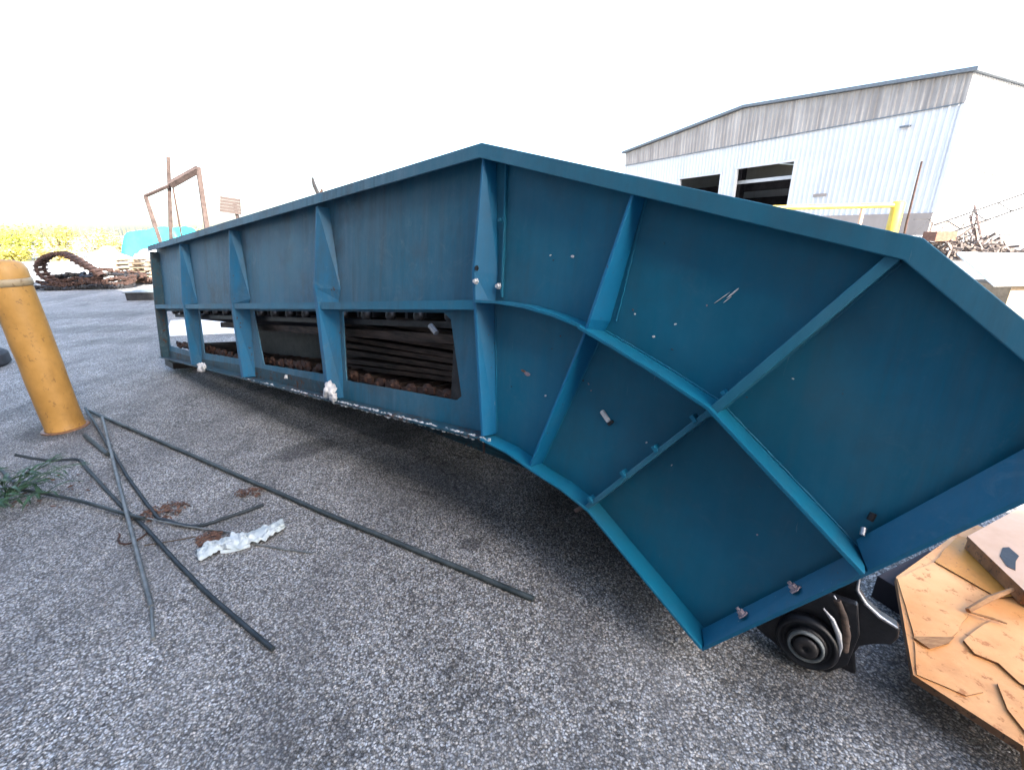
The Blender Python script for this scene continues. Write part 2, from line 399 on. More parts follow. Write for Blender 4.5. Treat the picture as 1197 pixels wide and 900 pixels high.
W2 = [(1.36, .783), (2.40, .880), (2.49, .40), (1.44, .30)]
W3 = [(2.84, .922), (4.02, 1.032), (4.05, .98), (4.15, .55), (3.02, .435)]
W4 = [(4.38, 1.065), (5.46, 1.163), (5.52, 1.13), (5.64, .70), (5.60, .665), (4.43, .556)]
inner_top = offset(top, .013)
plate_poly = inner_top + list(reversed(offset(bot, -.013)))
MB().prism(plate_poly, PD, PD + .010, [W1, W2, W3, W4]).build('side_plate', MAT['blue'], conv)
MB().prism(offset(top, .002) + [(7.13, -.02), (3.5, .0), (0, .02)], 1.0, 1.012).build('side_plate', MAT['blue_worn'], conv)  # far plate drawn down to the ground to block light under the hump
# top flange and its hanging lip, near and far
MB().prism(band(lerp2(top, 3), .012), .0125, PD + .03).build('top_flange', MAT['blue_lip'], conv, .002)
MB().prism(band(lerp2(top, 3), .066), .0, .012).build('top_lip', MAT['blue_lip'], conv, .003)
MB().prism(band(lerp2(top, 3), -.012), .93, 1.09).build('top_flange', MAT['blue_lip'], conv, .002)
# bottom flange, middle flange, end flange
MB().prism(band(bot[1:], -.012), -.012, PD + .03).build('bottom_flange', MAT['blue_trim'], conv, .002)
MB().prism(band(bot[:2], -.012), -.012, PD + .03).build('bottom_flange', MAT['blue_worn'], conv, .002)
MB().prism([(.02, .034), (4.35, .405), (4.35, .50), (2.9, .385), (1.2, .20), (.02, .12)], PD - .004, PD - .0005).build('dirty_strip', MAT['blue_worn'], conv)
MB().prism([(0, .0), (7.13, -.035), (7.13, -.021), (3.5, -.001), (0, .018)], .93, 1.06).build('bottom_flange', MAT['blue_worn'], conv, .002)
MB().prism(band(bot[1:], -.010), PD + .032, .998).build('bottom_pan', MAT['dark_steel'], conv)  # unseen pan, added to keep the hump's underside dark
MB().prism(band(mid[1:6], .013), -.020, PD - .001).build('middle_flange', MAT['blue_trim'], conv, .002)
MB().prism(band(mid[5:], .014), -.050, PD - .001).build('middle_flange', MAT['blue_trim'], conv, .002)
MB().prism(band(mid[:2], .013), .004, PD - .001).build('middle_flange', MAT['blue_trim'], conv, .002)
MB().prism(band(mid[:2], .050), .0, .0035).build('middle_lip', MAT['blue_trim'], conv)
MB().prism(band(end, .012), -.004, PD + .05).build('end_flange', MAT['blue_edge'], conv, .002)
# wide sloping doubler on the upper half of the end flange
ED = (Vector(end[1]) - Vector(end[0])).normalized(); EN = Vector((-ED.y, ED.x))
def slab(corners, th, m, name):
    P = [Vector(c) for c in corners]; nn = (P[1] - P[0]).cross(P[3] - P[0]).normalized() * th
    if nn.y < 0: nn = -nn
    MB().add(P + [p + nn for p in P], [(0, 1, 2, 3), (7, 6, 5, 4), (0, 4, 5, 1), (1, 5, 6, 2), (2, 6, 7, 3), (3, 7, 4, 0)]).build(name, MAT[m], conv, .003)
def epnt(a, off, y): c = Vector(end[0]) + ED * a + EN * off; return (c.x, y, c.y)
slab([epnt(.70, .0, -.006), epnt(1.40, .0, -.006), epnt(1.38, .088, .056), epnt(.725, .074, .056)], .006, 'blue_edge', 'end_doubler')
slab([epnt(.02, .0005, -.006), epnt(.695, .0005, -.006), epnt(.695, .046, .060), epnt(.02, .040, .060)], .006, 'blue_edge', 'end_angle')
MB().prism(band(end, .012), .93, 1.06).build('end_flange', MAT['blue_worn'], conv, .002)

# ribs: loft of a wedge that stands out from the plate
def rib(stations, name='rib', m='blue_rib'):
    """stations: (s, h, front_y, front_width, base_width)"""
    vs = []; fs = []
    for i, (s, hh, yf, wf, wb) in enumerate(stations):
        q = stations[min(i + 1, len(stations) - 1)]; p = stations[max(i - 1, 0)]
        d = Vector((q[0] - p[0], q[1] - p[1])).normalized(); u = Vector((-d.y, d.x))
        if u.x < 0: u = -u
        def P(k, y): return (s + u.x * k, y, hh + u.y * k)
        vs += [P(0, PD - .0015), P(0, yf), P(wf, yf), P(wb, PD - .0015)]
    for i in range(len(stations) - 1):
        a = 4 * i; b = a + 4
        fs += [(a, a + 1, b + 1, b), (a + 1, a + 2, b + 2, b + 1), (a + 2, a + 3, b + 3, b + 2), (a + 3, a, b, b + 3)]
    fs += [(0, 3, 2, 1), tuple(len(vs) - 4 + k for k in (0, 1, 2, 3))]
    return MB().add(vs, fs).build(name, MAT[m], conv, .003)
rib([(-.03, 1.40, .013, .016, .07), (-.005, .75, -.004, .02, .09), (.03, .035, .004, .016, .06)], m='blue_worn')
rib([(1.14, 1.515, .013, .014, .05), (1.15, .86, -.015, .03, .20), (1.165, .835, -.012, .03, .17), (1.24, .132, .004, .05, .12)])
rib([(2.58, 1.645, .013, .014, .05), (2.575, 1.03, -.018, .03, .22), (2.59, .96, -.014, .035, .18), (2.70, .262, .004, .06, .13)])
rib([(4.17, 1.788, .013, .014, .05), (4.165, 1.22, -.020, .03, .20), (4.18, 1.12, -.014, .04, .16), (4.29, .398, .004, .05, .11)])
rib([(5.765, 1.945, .013, .012, .03), (5.762, 1.40, -.012, .018, .095), (5.785, 1.20, -.004, .018, .065), (5.885, .542, .004, .018, .040)])
rib([(6.575, 1.735, .013, .012, .030), (6.47, 1.24, -.026, .014, .050), (6.445, 1.15, -.020, .012, .034), (6.215, .480, .004, .010, .024)])
rib([(7.405, 1.528, .013, .034, .038), (7.000, .965, -.026, .034, .036), (6.985, .945, -.008, .022, .024), (6.550, .395, -.004, .022, .024)], m='blue_lip')
# strap beside the peak rib with its two bolts
MB().prism([(5.862, 1.93), (5.872, 1.93), (5.905, 1.285), (5.893, 1.285)], PD - .018, PD - .001).build('strap', MAT['blue_trim'], conv, .002)
def bolt(s, hh, y, r=.011, d=.016, m='blue_trim', name='bolt', parent=None):
    mt = Matrix.Translation((s, y, hh)) @ Matrix.Rotation(math.pi / 2, 4, 'X')
    b = MB(); b.lathe([(0, 0), (r * 1.7, 0), (r * 1.7, d * .2), (r, d * .2), (r, d), (0, d)], 6, mt, False); return b.build(name, MAT[m], parent or conv)
for s, hh in ((5.868, 1.66), (5.882, 1.34), (5.80, 1.355)): bolt(s, hh, PD - .02 if s > 5.85 else -.012, .010, .02, 'white_chip' if hh < 1.4 else 'blue_trim')
bolt(5.795, 1.42, -.010, .009, .004, 'black_paint')
# clips along the lower half of the last rib
for f in (.06, .36, .62, .90, 1.10):
    s = 6.55 + (7.0 - 6.55) * f; hh = .395 + (.965 - .395) * f
    MB().prism([(s - .017, hh + .010), (s + .004, hh - .012), (s + .016, hh), (s - .005, hh + .022)], -.012, .03).build('clip', MAT['blue_trim'], conv, .003)
# bolts on the end flange, studs under the bottom flange
ed = (Vector(end[1]) - Vector(end[0])).normalized(); en = Vector((-ed.y, ed.x))
for k, f in enumerate((.19, .42, .95)):
    c = Vector(end[0]) + ed * (f + .04) + en * .028
    mt = Matrix.Translation((c.x, .030, c.y)) @ Matrix.Rotation(-math.atan2(en.x, en.y) * -1, 4, 'Y')
    b = MB(); b.lathe([(0, 0), (.022, 0), (.022, .005), (.014, .006), (.014, .020), (.007, .022), (.007, .032), (0, .032)], 6, mt, False)
    if k < 2: b.build('bolt', MAT['pink_bolt'], conv)
for f in (.62, .78, .90, 1.05):
    c = Vector(end[0]) + ed * f + en * .0015
    mt = Matrix.Translation((c.x, .05, c.y)) @ Matrix.Rotation(math.atan2(en.x, en.y), 4, 'Y')
    MB().lathe([(0, 0), (.011, 0), (.011, .001), (0, .001)], 12, mt, False).build('bolt_hole', MAT['black_paint'], conv)
MB().tube([(7.515, .04, .655), (7.515, .055, .675)], .008, 8).build('bolt', MAT['worn_steel'], conv)
MB().tube([(7.525, .07, .70), (7.53, .075, .725)], .010, 8).build('bolt', MAT['dark_steel'], conv)
MB().tube([(5.885, .03, .52), (5.893, .03, .44)], .007, 6).build('stud', MAT['rust_pale'], conv)
MB().tube([(6.545, .02, .385), (6.50, .01, .345)], .011, 6).build('stud', MAT['rust_pale'], conv)
MB().tube([(6.62, .25, .36), (6.63, .25, .23)], .02, 6).build('stud', MAT['rust'], conv)
# sticker residue and scrapes on the plate
def chip(s, hh, w_, h_, ang, m='white_chip', name='paint_scrape', y=PD - .0015, seed=0):
    rnd = random.Random(seed); pts = []
    for k in range(9):
        t = k / 9 * 6.283; r = rnd.uniform(.75, 1.1)
        x = math.cos(t) * w_ * r; z = math.sin(t) * h_ * r
        pts.append((s + x * math.cos(ang) - z * math.sin(ang), hh + x * math.sin(ang) + z * math.cos(ang)))
    MB().prism(pts, y - .002, y + .0012).build(name, MAT[m], conv)
chip(6.097, .917, .022, .010, -.25, 'pink_bolt', seed=1); chip(6.07, .928, .014, .006, -.2, 'edge_brown', seed=2)
MB().prism([(6.527, .822), (6.540, .836), (6.582, .795), (6.570, .780)], PD - .016, PD - .001).build('plug', MAT['white_chip'], conv, .004)
MB().prism([(6.566, .776), (6.590, .800), (6.600, .790), (6.578, .768)], PD - .010, PD - .001).build('plug', MAT['black_paint'], conv, .002)
chip(6.99, 1.385, .030, .0028, .85, seed=3); chip(6.955, 1.365, .040, .0014, .75, seed=4); chip(6.975, 1.36, .022, .0010, .8, seed=14)
chip(6.292, 1.498, .008, .006, 0, seed=5); chip(6.17, 1.50, .006, .004, .4, seed=6); chip(6.72, 1.19, .007, .005, 0, seed=7); chip(6.22, .83, .006, .005, 0, seed=8)
chip(6.80, 1.25, .006, .004, .4, seed=9)
def weld(name, pts, rad=.0042, m='blue_trim'):
    P = lerp2([(p[0], p[2]) for p in pts], 26); rr_ = random.Random(len(P)); y = pts[0][1]
    MB().tube([(a + rr_.uniform(-.001, .001), y, b) for a, b in P], [rad * rr_.uniform(.7, 1.35) for _ in P], 5).build(name, MAT[m], conv)
weld('weld_bead', [(6.608, PD - .002, 1.735), (6.545, PD - .002, 1.235)]); weld('weld_bead', [(6.482, PD - .002, 1.15), (6.242, PD - .002, .485)])
weld('weld_bead', [(7.437, PD - .002, 1.505), (7.035, PD - .002, .955)], m='blue_lip'); weld('weld_bead', [(6.585, PD - .002, .42), (6.99, PD - .002, .915)], m='blue_lip')
weld('weld_bead', [(a, PD - .002, b + .003) for a, b in mid[5:]]); weld('weld_bead', [(a, PD - .002, b - .016) for a, b in mid[2:]])
weld('weld_bead', [(a, PD - .002, b + .003) for a, b in bot[1:]]); weld('weld_bead', [(5.86, PD - .002, 1.18), (5.925, PD - .002, .56)])
dr = random.Random(12)
for k in range(26):
    s_, h_ = dr.uniform(5.95, 7.35), dr.uniform(.5, 1.7)
    if h_ > 1.92 - (s_ - 5.8) * .3 or h_ < .48 + max(0, .2 - (s_ - 6)) - .6 * max(0, s_ - 6.5): continue
    chip(s_, h_, dr.uniform(.002, .007), dr.uniform(.0012, .004), dr.uniform(-1, 1.5), dr.choice(['white_chip', 'pink_bolt', 'rust', 'rust', 'blue_lip']), 'paint_chip', seed=k + 30)
# peeled and pale crust along the lower edge of the tail
cr = MB(); rnd = random.Random(5)
for i in range(900):
    s = rnd.uniform(2.6, 5.95); dens = .3 + .7 * (s > 3.7)
    if rnd.random() > dens: continue
    hh = .02 + s * .0857 + rnd.uniform(-.006, .013); y = rnd.uniform(-.006, .02); r = rnd.uniform(.004, .014)
    pts = [(s + math.cos(k * 1.25 + i) * r * rnd.uniform(.6, 1.7), hh + math.sin(k * 1.25 + i) * r * rnd.uniform(.3, .8)) for k in range(5)]
    cr.prism(pts, y - .004, y + .003)
o = cr.build('peeling_crust', MAT['white_chip'], conv); o['kind'] = 'stuff'
def lump(s, hh, r, seed, y=-.01):
    bm = bmesh.new(); bmesh.ops.create_icosphere(bm, subdivisions=3, radius=r); rr = random.Random(seed)
    from mathutils import noise
    for v in bm.verts: v.co *= 1 + .75 * noise.noise(v.co * (1.6 / r) + Vector((seed, 0, 0))) + .45 * noise.noise(v.co * (4.5 / r) + Vector((0, seed, 0))); v.co.y *= .6
    me = bpy.data.meshes.new('foam_lump'); bm.to_mesh(me); bm.free(); me.materials.append(MAT['white_chip'])
    for p in me.polygons: p.use_smooth = True
    o = link_mesh('foam_lump', me, conv); o.location = (s, y, hh); return o
lump(4.36, .48, .055, 1); lump(4.42, .44, .035, 2)
lump(1.62, .17, .05, 3); lump(1.72, .19, .035, 4); lump(3.55, .42, .018, 6, .05)
# tail end post, dark and bare
MB().prism([(-.085, 1.40), (-.02, 1.41), (.055, .03), (.0, .02)], .013, PD - .002).build('end_post', MAT['dark_steel'], conv, .003)
MB().box(-.02, .05, .10, .99, .03, .10).build('cross_bar', MAT['dark_steel'], conv, .004)
MB().box(-.09, -.03, .10, .99, 1.28, 1.36).build('cross_bar', MAT['dark_steel'], conv, .004)
# insides: rails, carrying slats, return strand with rusty links, rusty guide beams
def along(s, lo=0): return (.730 + .0917 * s) + lo
for y in (.16, .86):
    MB().prism([(.2, along(.2, -.12)), (5.9, along(5.9, -.12)), (5.9, along(5.9, -.16)), (.2, along(.2, -.16))], y, y + .05).build('rail', MAT['dark_steel'], conv)
MB().prism([(1.6, along(1.6, -.20)), (5.9, along(5.9, -.20)), (5.9, along(5.9, -.26)), (1.6, along(1.6, -.26))], .22, .26).build('guide_beam', MAT['brown_steel'], conv)
sm = MB().box(-.085, .085, 0, .70, -.012, .012).box(-.085, -.06, 0, .7, -.05, -.012).mesh('slat', MAT['dark_steel'])
for k in range(31):
    s = .3 + k * .185
    link_mesh('slat', sm, conv, Matrix.Translation((s, .15, along(s, -.055))) @ Matrix.Rotation(-.0915 + random.uniform(-.03, .03), 4, 'Y'))
rm = MB().lathe([(0, 0), (.03, 0), (.03, .045), (.012, .05), (0, .05)], 10, Matrix.Rotation(math.pi / 2, 4, 'X')).mesh('roller', MAT['dark_steel'])
for k in range(20):
    s = .35 + k * .285
    link_mesh('roller', rm, conv, Matrix.Translation((s, .148, along(s, -.09))))
MB().prism([(.05, along(.05, -.03)), (5.9, along(5.9, -.03)), (5.9, along(5.9, -.25)), (2.75, along(2.75, -.25)), (.05, along(.05, -.20))], .50, .515).build('dark_filler', MAT['dark_inside'], conv)  # dark plates added inside to paint the openings' shade
MB().prism([(2.75, along(2.75, -.25)), (5.9, along(5.9, -.25)), (5.9, .56), (1.3, .16), (1.3, along(1.3, -.26))], .60, .612).build('dark_filler', MAT['dark_steel'], conv)
# return strand
def lower(s): return .02 + .0857 * s + .14 + .02 * math.sin(s * 2.2)
sm2 = MB().box(-.088, .088, 0, .66, -.012, .012).box(-.09, -.07, 0, .66, -.012, .04).mesh('return_slat', MAT['brown_steel'])
lk = MB().lathe([(0, 0), (.042, 0), (.046, .008), (.046, .03), (.02, .034), (.02, .05), (0, .05)], 10, Matrix.Rotation(math.pi / 2, 4, 'X')).box(-.08, .08, -.04, -.02, -.022, .022).mesh('chain_link', MAT['rust'])
for k in range(33):
    s = .15 + k * .175
    link_mesh('return_slat', sm2, conv, Matrix.Translation((s, .24, lower(s))) @ Matrix.Rotation(-.09 + random.uniform(-.08, .08), 4, 'Y'))
    link_mesh('chain_link', lk, conv, Matrix.Translation((s + random.uniform(-.02, .02), .22, lower(s) + .03 + random.uniform(-.012, .012))) @ Matrix.Rotation(random.uniform(-.5, .5), 4, 'Y'))
# slipped slats stacked behind the largest opening
for k in range(9):
    z0 = .60 + k * .055; a = -.10 + .012 * k + random.uniform(-.012, .012)
    mt = Matrix.Translation((4.75 + random.uniform(-.08, .08), .30 + .035 * (8 - k) * .5, z0)) @ Matrix.Rotation(a, 4, 'Y')
    MB().box(-.95, 1.0, 0, .18, 0, .036, mt).build('slipped_slat', MAT['brown_steel'], conv, .004)
MB().box(5.52, 5.62, .12, .16, .62, 1.15).build('bracket', MAT['dark_steel'], conv, .004)
MB().tube([(5.30, .13, 1.07), (5.36, .13, 1.03)], .018, 8).build('bolt', MAT['worn_steel'], conv)
MB().prism([(5.80, .60), (7.3, .10), (7.6, .45), (6.6, 1.10), (5.9, 1.20)], .30, .33).build('curve_guide', MAT['dark_steel'], conv)
# foot skid under the tail
MB().box(.0, .35, .05, 1.0, -.085, -.002).build('skid_foot', MAT['dark_steel'], conv, .004)

# head shaft bearing and sprocket sticking out under the low corner
def disc(name, s, hh, y, prof, m, seg=40):
    mt = Matrix.Translation((s, y, hh)) @ Matrix.Rotation(math.pi / 2, 4, 'X'); MB().lathe(prof, seg, mt).build(name, MAT[m], conv)
BX, BZ = 7.456, .012
disc('bearing_housing', BX, BZ, .36, [(0, 0), (.112, 0), (.112, .03), (.104, .045), (.096, .048), (.090, .026), (.074, .026), (.072, .046), (.066, .05), (0, .05)], 'black_paint')
disc('bearing_ring', BX, BZ, .31, [(.064, -.002), (.064, .012), (.058, .018), (.052, .012), (.052, -.002)], 'rod_pale')
disc('shaft_end', BX, BZ, .31, [(0, 0), (.044, 0), (.044, .020), (.038, .028), (.012, .028), (.010, .014), (0, .014)], 'dark_steel', 28)
MB().prism([(7.17, .12), (7.21, .00), (7.28, -.055), (7.38, -.095), (7.47, -.115), (7.55, -.10), (7.60, -.03), (7.61, .12), (7.58, .24), (7.30, .22)], .365, .40).build('bearing_plate', MAT['black_paint'], conv, .006)
# toothed wheel behind the bearing; its lowest teeth rest on the yard
teeth = [(7.40, .62), (7.30, .50), (7.34, .30), (7.40, .10), (7.50, -.03), (7.555, -.098), (7.59, -.133), (7.64, -.098), (7.618, -.012), (7.628, .030), (7.66, .060), (7.70, .085), (7.715, .092), (7.728, .13), (7.725, .165), (7.715, .176), (7.66, .192), (7.61, .222), (7.575, .262), (7.57, .32), (7.60, .40), (7.68, .50), (7.62, .58), (7.52, .52)]
MB().prism(teeth, .44, .49).build('sprocket', MAT['black_paint'], conv, .007)
def rim(pts, y, r, name='worn_rim'): MB().tube([(a, y, b) for a, b in pts], r, 6).build(name, MAT['worn_steel'], conv)
rim([(7.568, .315), (7.572, .262), (7.608, .219), (7.658, .189), (7.715, .172)], .44, [.004, .007, .008, .008, .006])
rim([(7.480, .190), (7.515, .160), (7.545, .110), (7.562, .060), (7.565, .02)], .33, [.003, .009, .011, .008, .003])
rim([(7.503, .245), (7.537, .195), (7.565, .140), (7.585, .07)], .36, [.003, .008, .010, .003])
MB().tube([(7.515, .35, .235), (7.548, .35, .18), (7.572, .35, .11), (7.578, .35, .04)], .013, 10).build('chain_side_bar', MAT['brown_steel'], conv)
MB().tube([(BX, .36, BZ), (BX, .97, BZ)], .05, 16).build('shaft', MAT['dark_steel'], conv)

# ------------------------------------------------------------------ orange scrap plates at lower right
plate = empty('orange_scrap_plate', (1.7, 1.25, 0), 'low orange sheet with cracked flaking layers beside the conveyor head', 'scrap plate')
def sheet(poly, z0, z1, m, parent, name='flaked_sheet', warp=.006, seed=0, off=(1.7, 1.25, 0)):
    rr = random.Random(seed)
    pp = []
    for i in range(len(poly)):
        a = poly[i]; b = poly[(i + 1) % len(poly)]; L = math.dist(a, b); k = max(1, int(L / .05))
        for j in range(k):
            t = j / k; jit = .0035 if j and name not in ('base_sheet', 'body', 'top_sheet') else 0
            pp.append((a[0] * (1 - t) + b[0] * t + rr.uniform(-jit, jit) - off[0], a[1] * (1 - t) + b[1] * t + rr.uniform(-jit, jit) - off[1]))
    fn = lambda x, y, z: (x, y, z + warp * math.sin(x * 9 + seed) * math.cos(y * 11 + seed * 2))
    o = MB().prism(pp, z0, z1, axis='z', fn=fn).build(name, MAT[m], parent)
    if m != 'edge_brown':
        o.data.materials.append(MAT['edge_brown'])      # the broken edges are bare and rusty
        for p in o.data.polygons:
            if abs(p.normal.z) < .5: p.material_index = 1
    return o
sheet([(1.637, 1.513), (2.30, 1.86), (2.60, 1.50), (2.10, 1.10), (1.60, .70), (1.40, .78), (1.467, .855), (1.336, 1.076)], .118, .145, 'orange', plate, 'base_sheet', .0, 1)
sheet([(1.873, 1.593), (1.944, 1.386), (2.03, 1.39), (2.2, 1.72), (2.14, 1.76)], .1458, .1515, 'orange_deep', plate, seed=3, warp=.001)
sheet([(1.630, 1.500), (1.866, 1.590), (1.862, 1.456), (1.738, 1.300), (1.580, 1.205), (1.452, 1.205)], .1458, .1512, 'orange', plate, seed=4, warp=.001)
sheet([(1.618, 1.195), (1.606, 1.142), (1.651, 1.105), (1.649, 1.035), (1.66, 1.02), (1.955, 1.28), (1.825, 1.281), (1.748, 1.256)], .1458, .1540, 'orange', plate, seed=5, warp=.0012)
sheet([(1.522, .952), (1.575, 1.035), (1.64, 1.010), (1.9, 1.2), (1.85, 1.0), (1.58, .80), (1.50, .86)], .1458, .1530, 'orange', plate, seed=6, warp=.001)
sheet([(1.445, 1.200), (1.432, 1.082), (1.500, 1.065), (1.505, 1.010), (1.44, 1.000), (1.345, 1.073)], .1458, .1500, 'orange', plate, seed=7, warp=.0008)
sheet([(1.449, 1.215), (1.47, 1.165), (1.555, 1.185), (1.60, 1.21)], .1516, .1540, 'wood', plate, 'torn_strip', seed=8, warp=.0)
MB().box(-.60, -.20, -.10, .22, .0, .117, Matrix.Rotation(.4, 4, 'Z') @ Matrix.Translation((.62, .1, 0))).build('foot_block', MAT['dark_inside'], plate, .004)
sp = MB(); sp.tube([(1.745, 1.312, .166), (1.86, 1.352, .180), (1.99, 1.386, .190)], [.010, .012, .008], 5, True, False)
tag(sp.build('wood_sliver', MAT['wood']), 'splintered wooden sliver lying across the cracked orange sheet', 'wood sliver')
sp = MB(); sp.tube([(1.748, 1.305, .165), (1.80, 1.275, .166), (1.83, 1.25, .166)], [.004, .005, .003], 5, True, False); tag(sp.build('wood_splinter', MAT['wood']), 'thin dark splinter beside the wooden sliver on the orange sheet', 'wood splinter')
up2 = empty('cream_scrap_box', (2.3, 1.5, 0), 'pale cream topped scrap box with rusty side overlapping the orange sheet', 'scrap box')
bp = [(2.075, 1.672), (2.80, 1.99), (3.35, 1.60), (2.45, .75), (1.985, 1.350)]
sheet(bp, .205, .220, 'cream', up2, 'top_sheet', .0, 9, (2.3, 1.5, 0))
sheet([(x * .985 + .035, y * .985 + .022) for x, y in bp], .156, .2035, 'edge_brown', up2, 'body', .0, 9, (2.3, 1.5, 0))
sheet([(2.151, 1.590), (2.180, 1.592), (2.165, 1.536), (2.118, 1.506), (2.062, 1.455), (2.052, 1.480), (2.085, 1.539)], .2202, .2225, 'black_paint', up2, 'tar_patch', .0, 2, (2.3, 1.5, 0))

# ------------------------------------------------------------------ bollard
bol = empty('bollard', (-3.969, 3.615, 0), 'thick leaning-looking yellow orange steel bollard with cream band at left edge', 'bollard')
bol['label'] = 'thick chipped orange yellow bollard with pale band standing at the left edge'
pb = MB().lathe([(0, 0), (.137, 0), (.137, .02), (.133, .03)] + [(.133, .03 + i * .04) for i in range(1, 30)] + [(.133, 1.235)], 48)
from mathutils import noise as _nz
pb.v = [tuple(Vector(v) * 1.0 + Vector((v[0], v[1], 0)) * .035 * _nz.noise(Vector(v) * 5)) for v in pb.v]
pb.build('post', MAT['bollard'], bol)
MB().lathe([(.134, 1.236), (.139, 1.238), (.139, 1.292), (.134, 1.294), (.12, 1.294)], 40).build('band', MAT['bollard_band'], bol)
MB().lathe([(.133, 1.295), (.132, 1.36), (.118, 1.405), (.08, 1.43), (0, 1.44)], 40).build('cap', MAT['bollard'], bol)
MB().lathe([(.0, .0), (.165, 0), (.160, .008), (.137, .011)], 30).build('collar', MAT['edge_brown'], bol)

# ------------------------------------------------------------------ rods on the ground
def rod(name, pts, r, m, label, cat='rod', n=6, group=None, wob=.004):
    P = [Vector(p) for p in pts]; out = []
    for i in range(len(P) - 1):
        p0 = P[max(i - 1, 0)]; p1 = P[i]; p2 = P[i + 1]; p3 = P[min(i + 2, len(P) - 1)]
        for k in range(n):
            t = k / n; out.append(.5 * ((2 * p1) + (p2 - p0) * t + (2 * p0 - 5 * p1 + 4 * p2 - p3) * t * t + (3 * p1 - p0 - 3 * p2 + p3) * t ** 3))
    out.append(P[-1])
    for i in range(1, len(out) - 1): out[i] = out[i] + Vector((random.uniform(-wob, wob), random.uniform(-wob, wob), 0)) * .6
    return tag(MB().tube(out, r * .86, 8).build(name, MAT[m]), label, cat, group)
rod('steel_rod', [(-4.029, 3.93, .03), (-2.7, 3.16, .022), (-1.25, 2.31, .02), (.077, 1.563, .016)], .0155, 'rod', 'longest thick green grey pipe running from behind the bollard to the middle of the yard', 'pipe')
rod('bent_wire', [(-4.10, 3.97, .045), (-2.82, 2.831, .03), (-2.20, 2.30, .014), (-2.07, 2.215, .014), (-1.846, 2.147, .014), (-1.709, 2.222, .014), (-1.55, 2.345, .014)], .012, 'rod_dark', 'dark wire whose hooked end curves up beside the white rag', 'wire')
rod('grey_rod', [(-3.716, 3.716, .052), (-2.336, 2.278, .045), (-1.653, 1.568, .016)], .0125, 'rod_pale', 'pale grey rod crossing over the others and ending nearest the bottom left', 'rod', wob=.001)
rod('rod_tip', [(-1.653, 1.568, .012), (-1.60, 1.50, .01), (-1.522, 1.404, .01)], .009, 'rod_pale', 'short thin pale pin continuing the pale grey rod end', 'pin', wob=.001)
rod('pipe_stub', [(-3.60, 3.40, .022), (-3.11, 3.05, .022)], .019, 'rod', 'short dark pipe stub right at the foot of the bollard', 'pipe', wob=.0)
rod('bent_rod', [(-3.60, 2.88, .12), (-3.436, 2.919, .05), (-3.298, 2.989, .016), (-3.19, 2.93, .014), (-3.083, 2.842, .014), (-2.408, 2.341, .014), (-2.167, 2.174, .014), (-1.5, 1.68, .013), (-.989, 1.339, .013)], .0125, 'rod_dark', 'long dark rod bent near the weeds and reaching down to the lower left yard', 'rod', wob=.002)
rod('flat_rod', [(-3.25, 2.53, .05), (-2.80, 2.43, .03), (-2.297, 2.243, .033), (-2.18, 2.21, .03)], .0125, 'rod', 'green grey rod lying from the weeds to the crossing of the rods', 'rod', wob=.002)
rod('thin_wire', [(-2.16, 2.21, .03), (-1.92, 2.15, .02), (-1.755, 2.121, .012), (-1.6, 2.08, .02), (-1.4, 1.986, .008), (-1.067, 1.908, .007)], .006, 'rod_pale', 'thin pale wire running beneath the white rag', 'wire')
rod('short_rod', [(-3.95, 3.0, .014), (-3.43, 2.67, .014)], .012, 'rod_dark', 'short dark rod at the left edge above the weeds', 'rod', wob=0)
rod('curled_wire', [(-2.24, 2.10, .01), (-2.17, 2.02, .01), (-2.10, 2.02, .01), (-2.08, 2.10, .01)], .006, 'rust', 'small rusty curled wire below the crossing of the rods', 'wire')
rod('loose_twig', [(-2.02, 2.0, .006), (-1.9, 2.02, .012), (-1.78, 2.06, .01)], .004, 'bark', 'thin dark twig left of the white rag', 'twig')

# rag
def rag():
    from mathutils import noise
    b = MB(); NU, NV = 60, 20; vs = []
    P0 = Vector((-1.66, 1.895, 0)); P1 = Vector((-1.32, 2.135, 0)); d = (P1 - P0); nrm = Vector((-d.y, d.x, 0)).normalized()
    for i in range(NU + 1):
        u = i / NU; c = P0 + d * u + nrm * (.018 * math.sin(u * 7)); wdt = .030 + .020 * math.sin(u * 9 + 1) ** 2 + .022 * max(0, math.sin(u * 3.1)) + .012 * noise.noise(Vector((u * 8, 3, 2)))
        for j in range(NV + 1):
            v = j / NV * 2 - 1
            z = .010 + .022 * (1 - v * v) + .040 * abs(noise.noise(Vector((u * 11, v * 3.5, 1)))) + .012 * noise.noise(Vector((u * 30, v * 8, 4)))
            wob = .022 * noise.noise(Vector((u * 14, v * 3, 7)))
            vs.append(c + nrm * (v * wdt + wob) + Vector((0, 0, max(.004, z))))
    b.add(vs, [(i * (NV + 1) + j, i * (NV + 1) + j + 1, (i + 1) * (NV + 1) + j + 1, (i + 1) * (NV + 1) + j) for i in range(NU) for j in range(NV)], True)
    o = b.build('rag', MAT['cloth']); s_ = o.modifiers.new('solid', 'SOLIDIFY'); s_.thickness = .004
    tag(o, 'crumpled pale white rag on the asphalt beside the rods', 'rag')
    b = MB(); vs = []
    for i in range(13):
        u = i / 12; c = Vector((-1.56, 1.925, 0)).lerp(Vector((-1.43, 1.975, 0)), u)
        for j in range(7):
            v = j / 6 * 2 - 1; vs.append(c + nrm * v * .018 * math.sin(.4 + 2.4 * u) + Vector((0, 0, .006 + .014 * (1 - v * v))))
    b.add(vs, [(i * 7 + j, i * 7 + j + 1, (i + 1) * 7 + j + 1, (i + 1) * 7 + j) for i in range(12) for j in range(6)], True)
    b.build('rag_fold', MAT['cloth'], o)
rag()
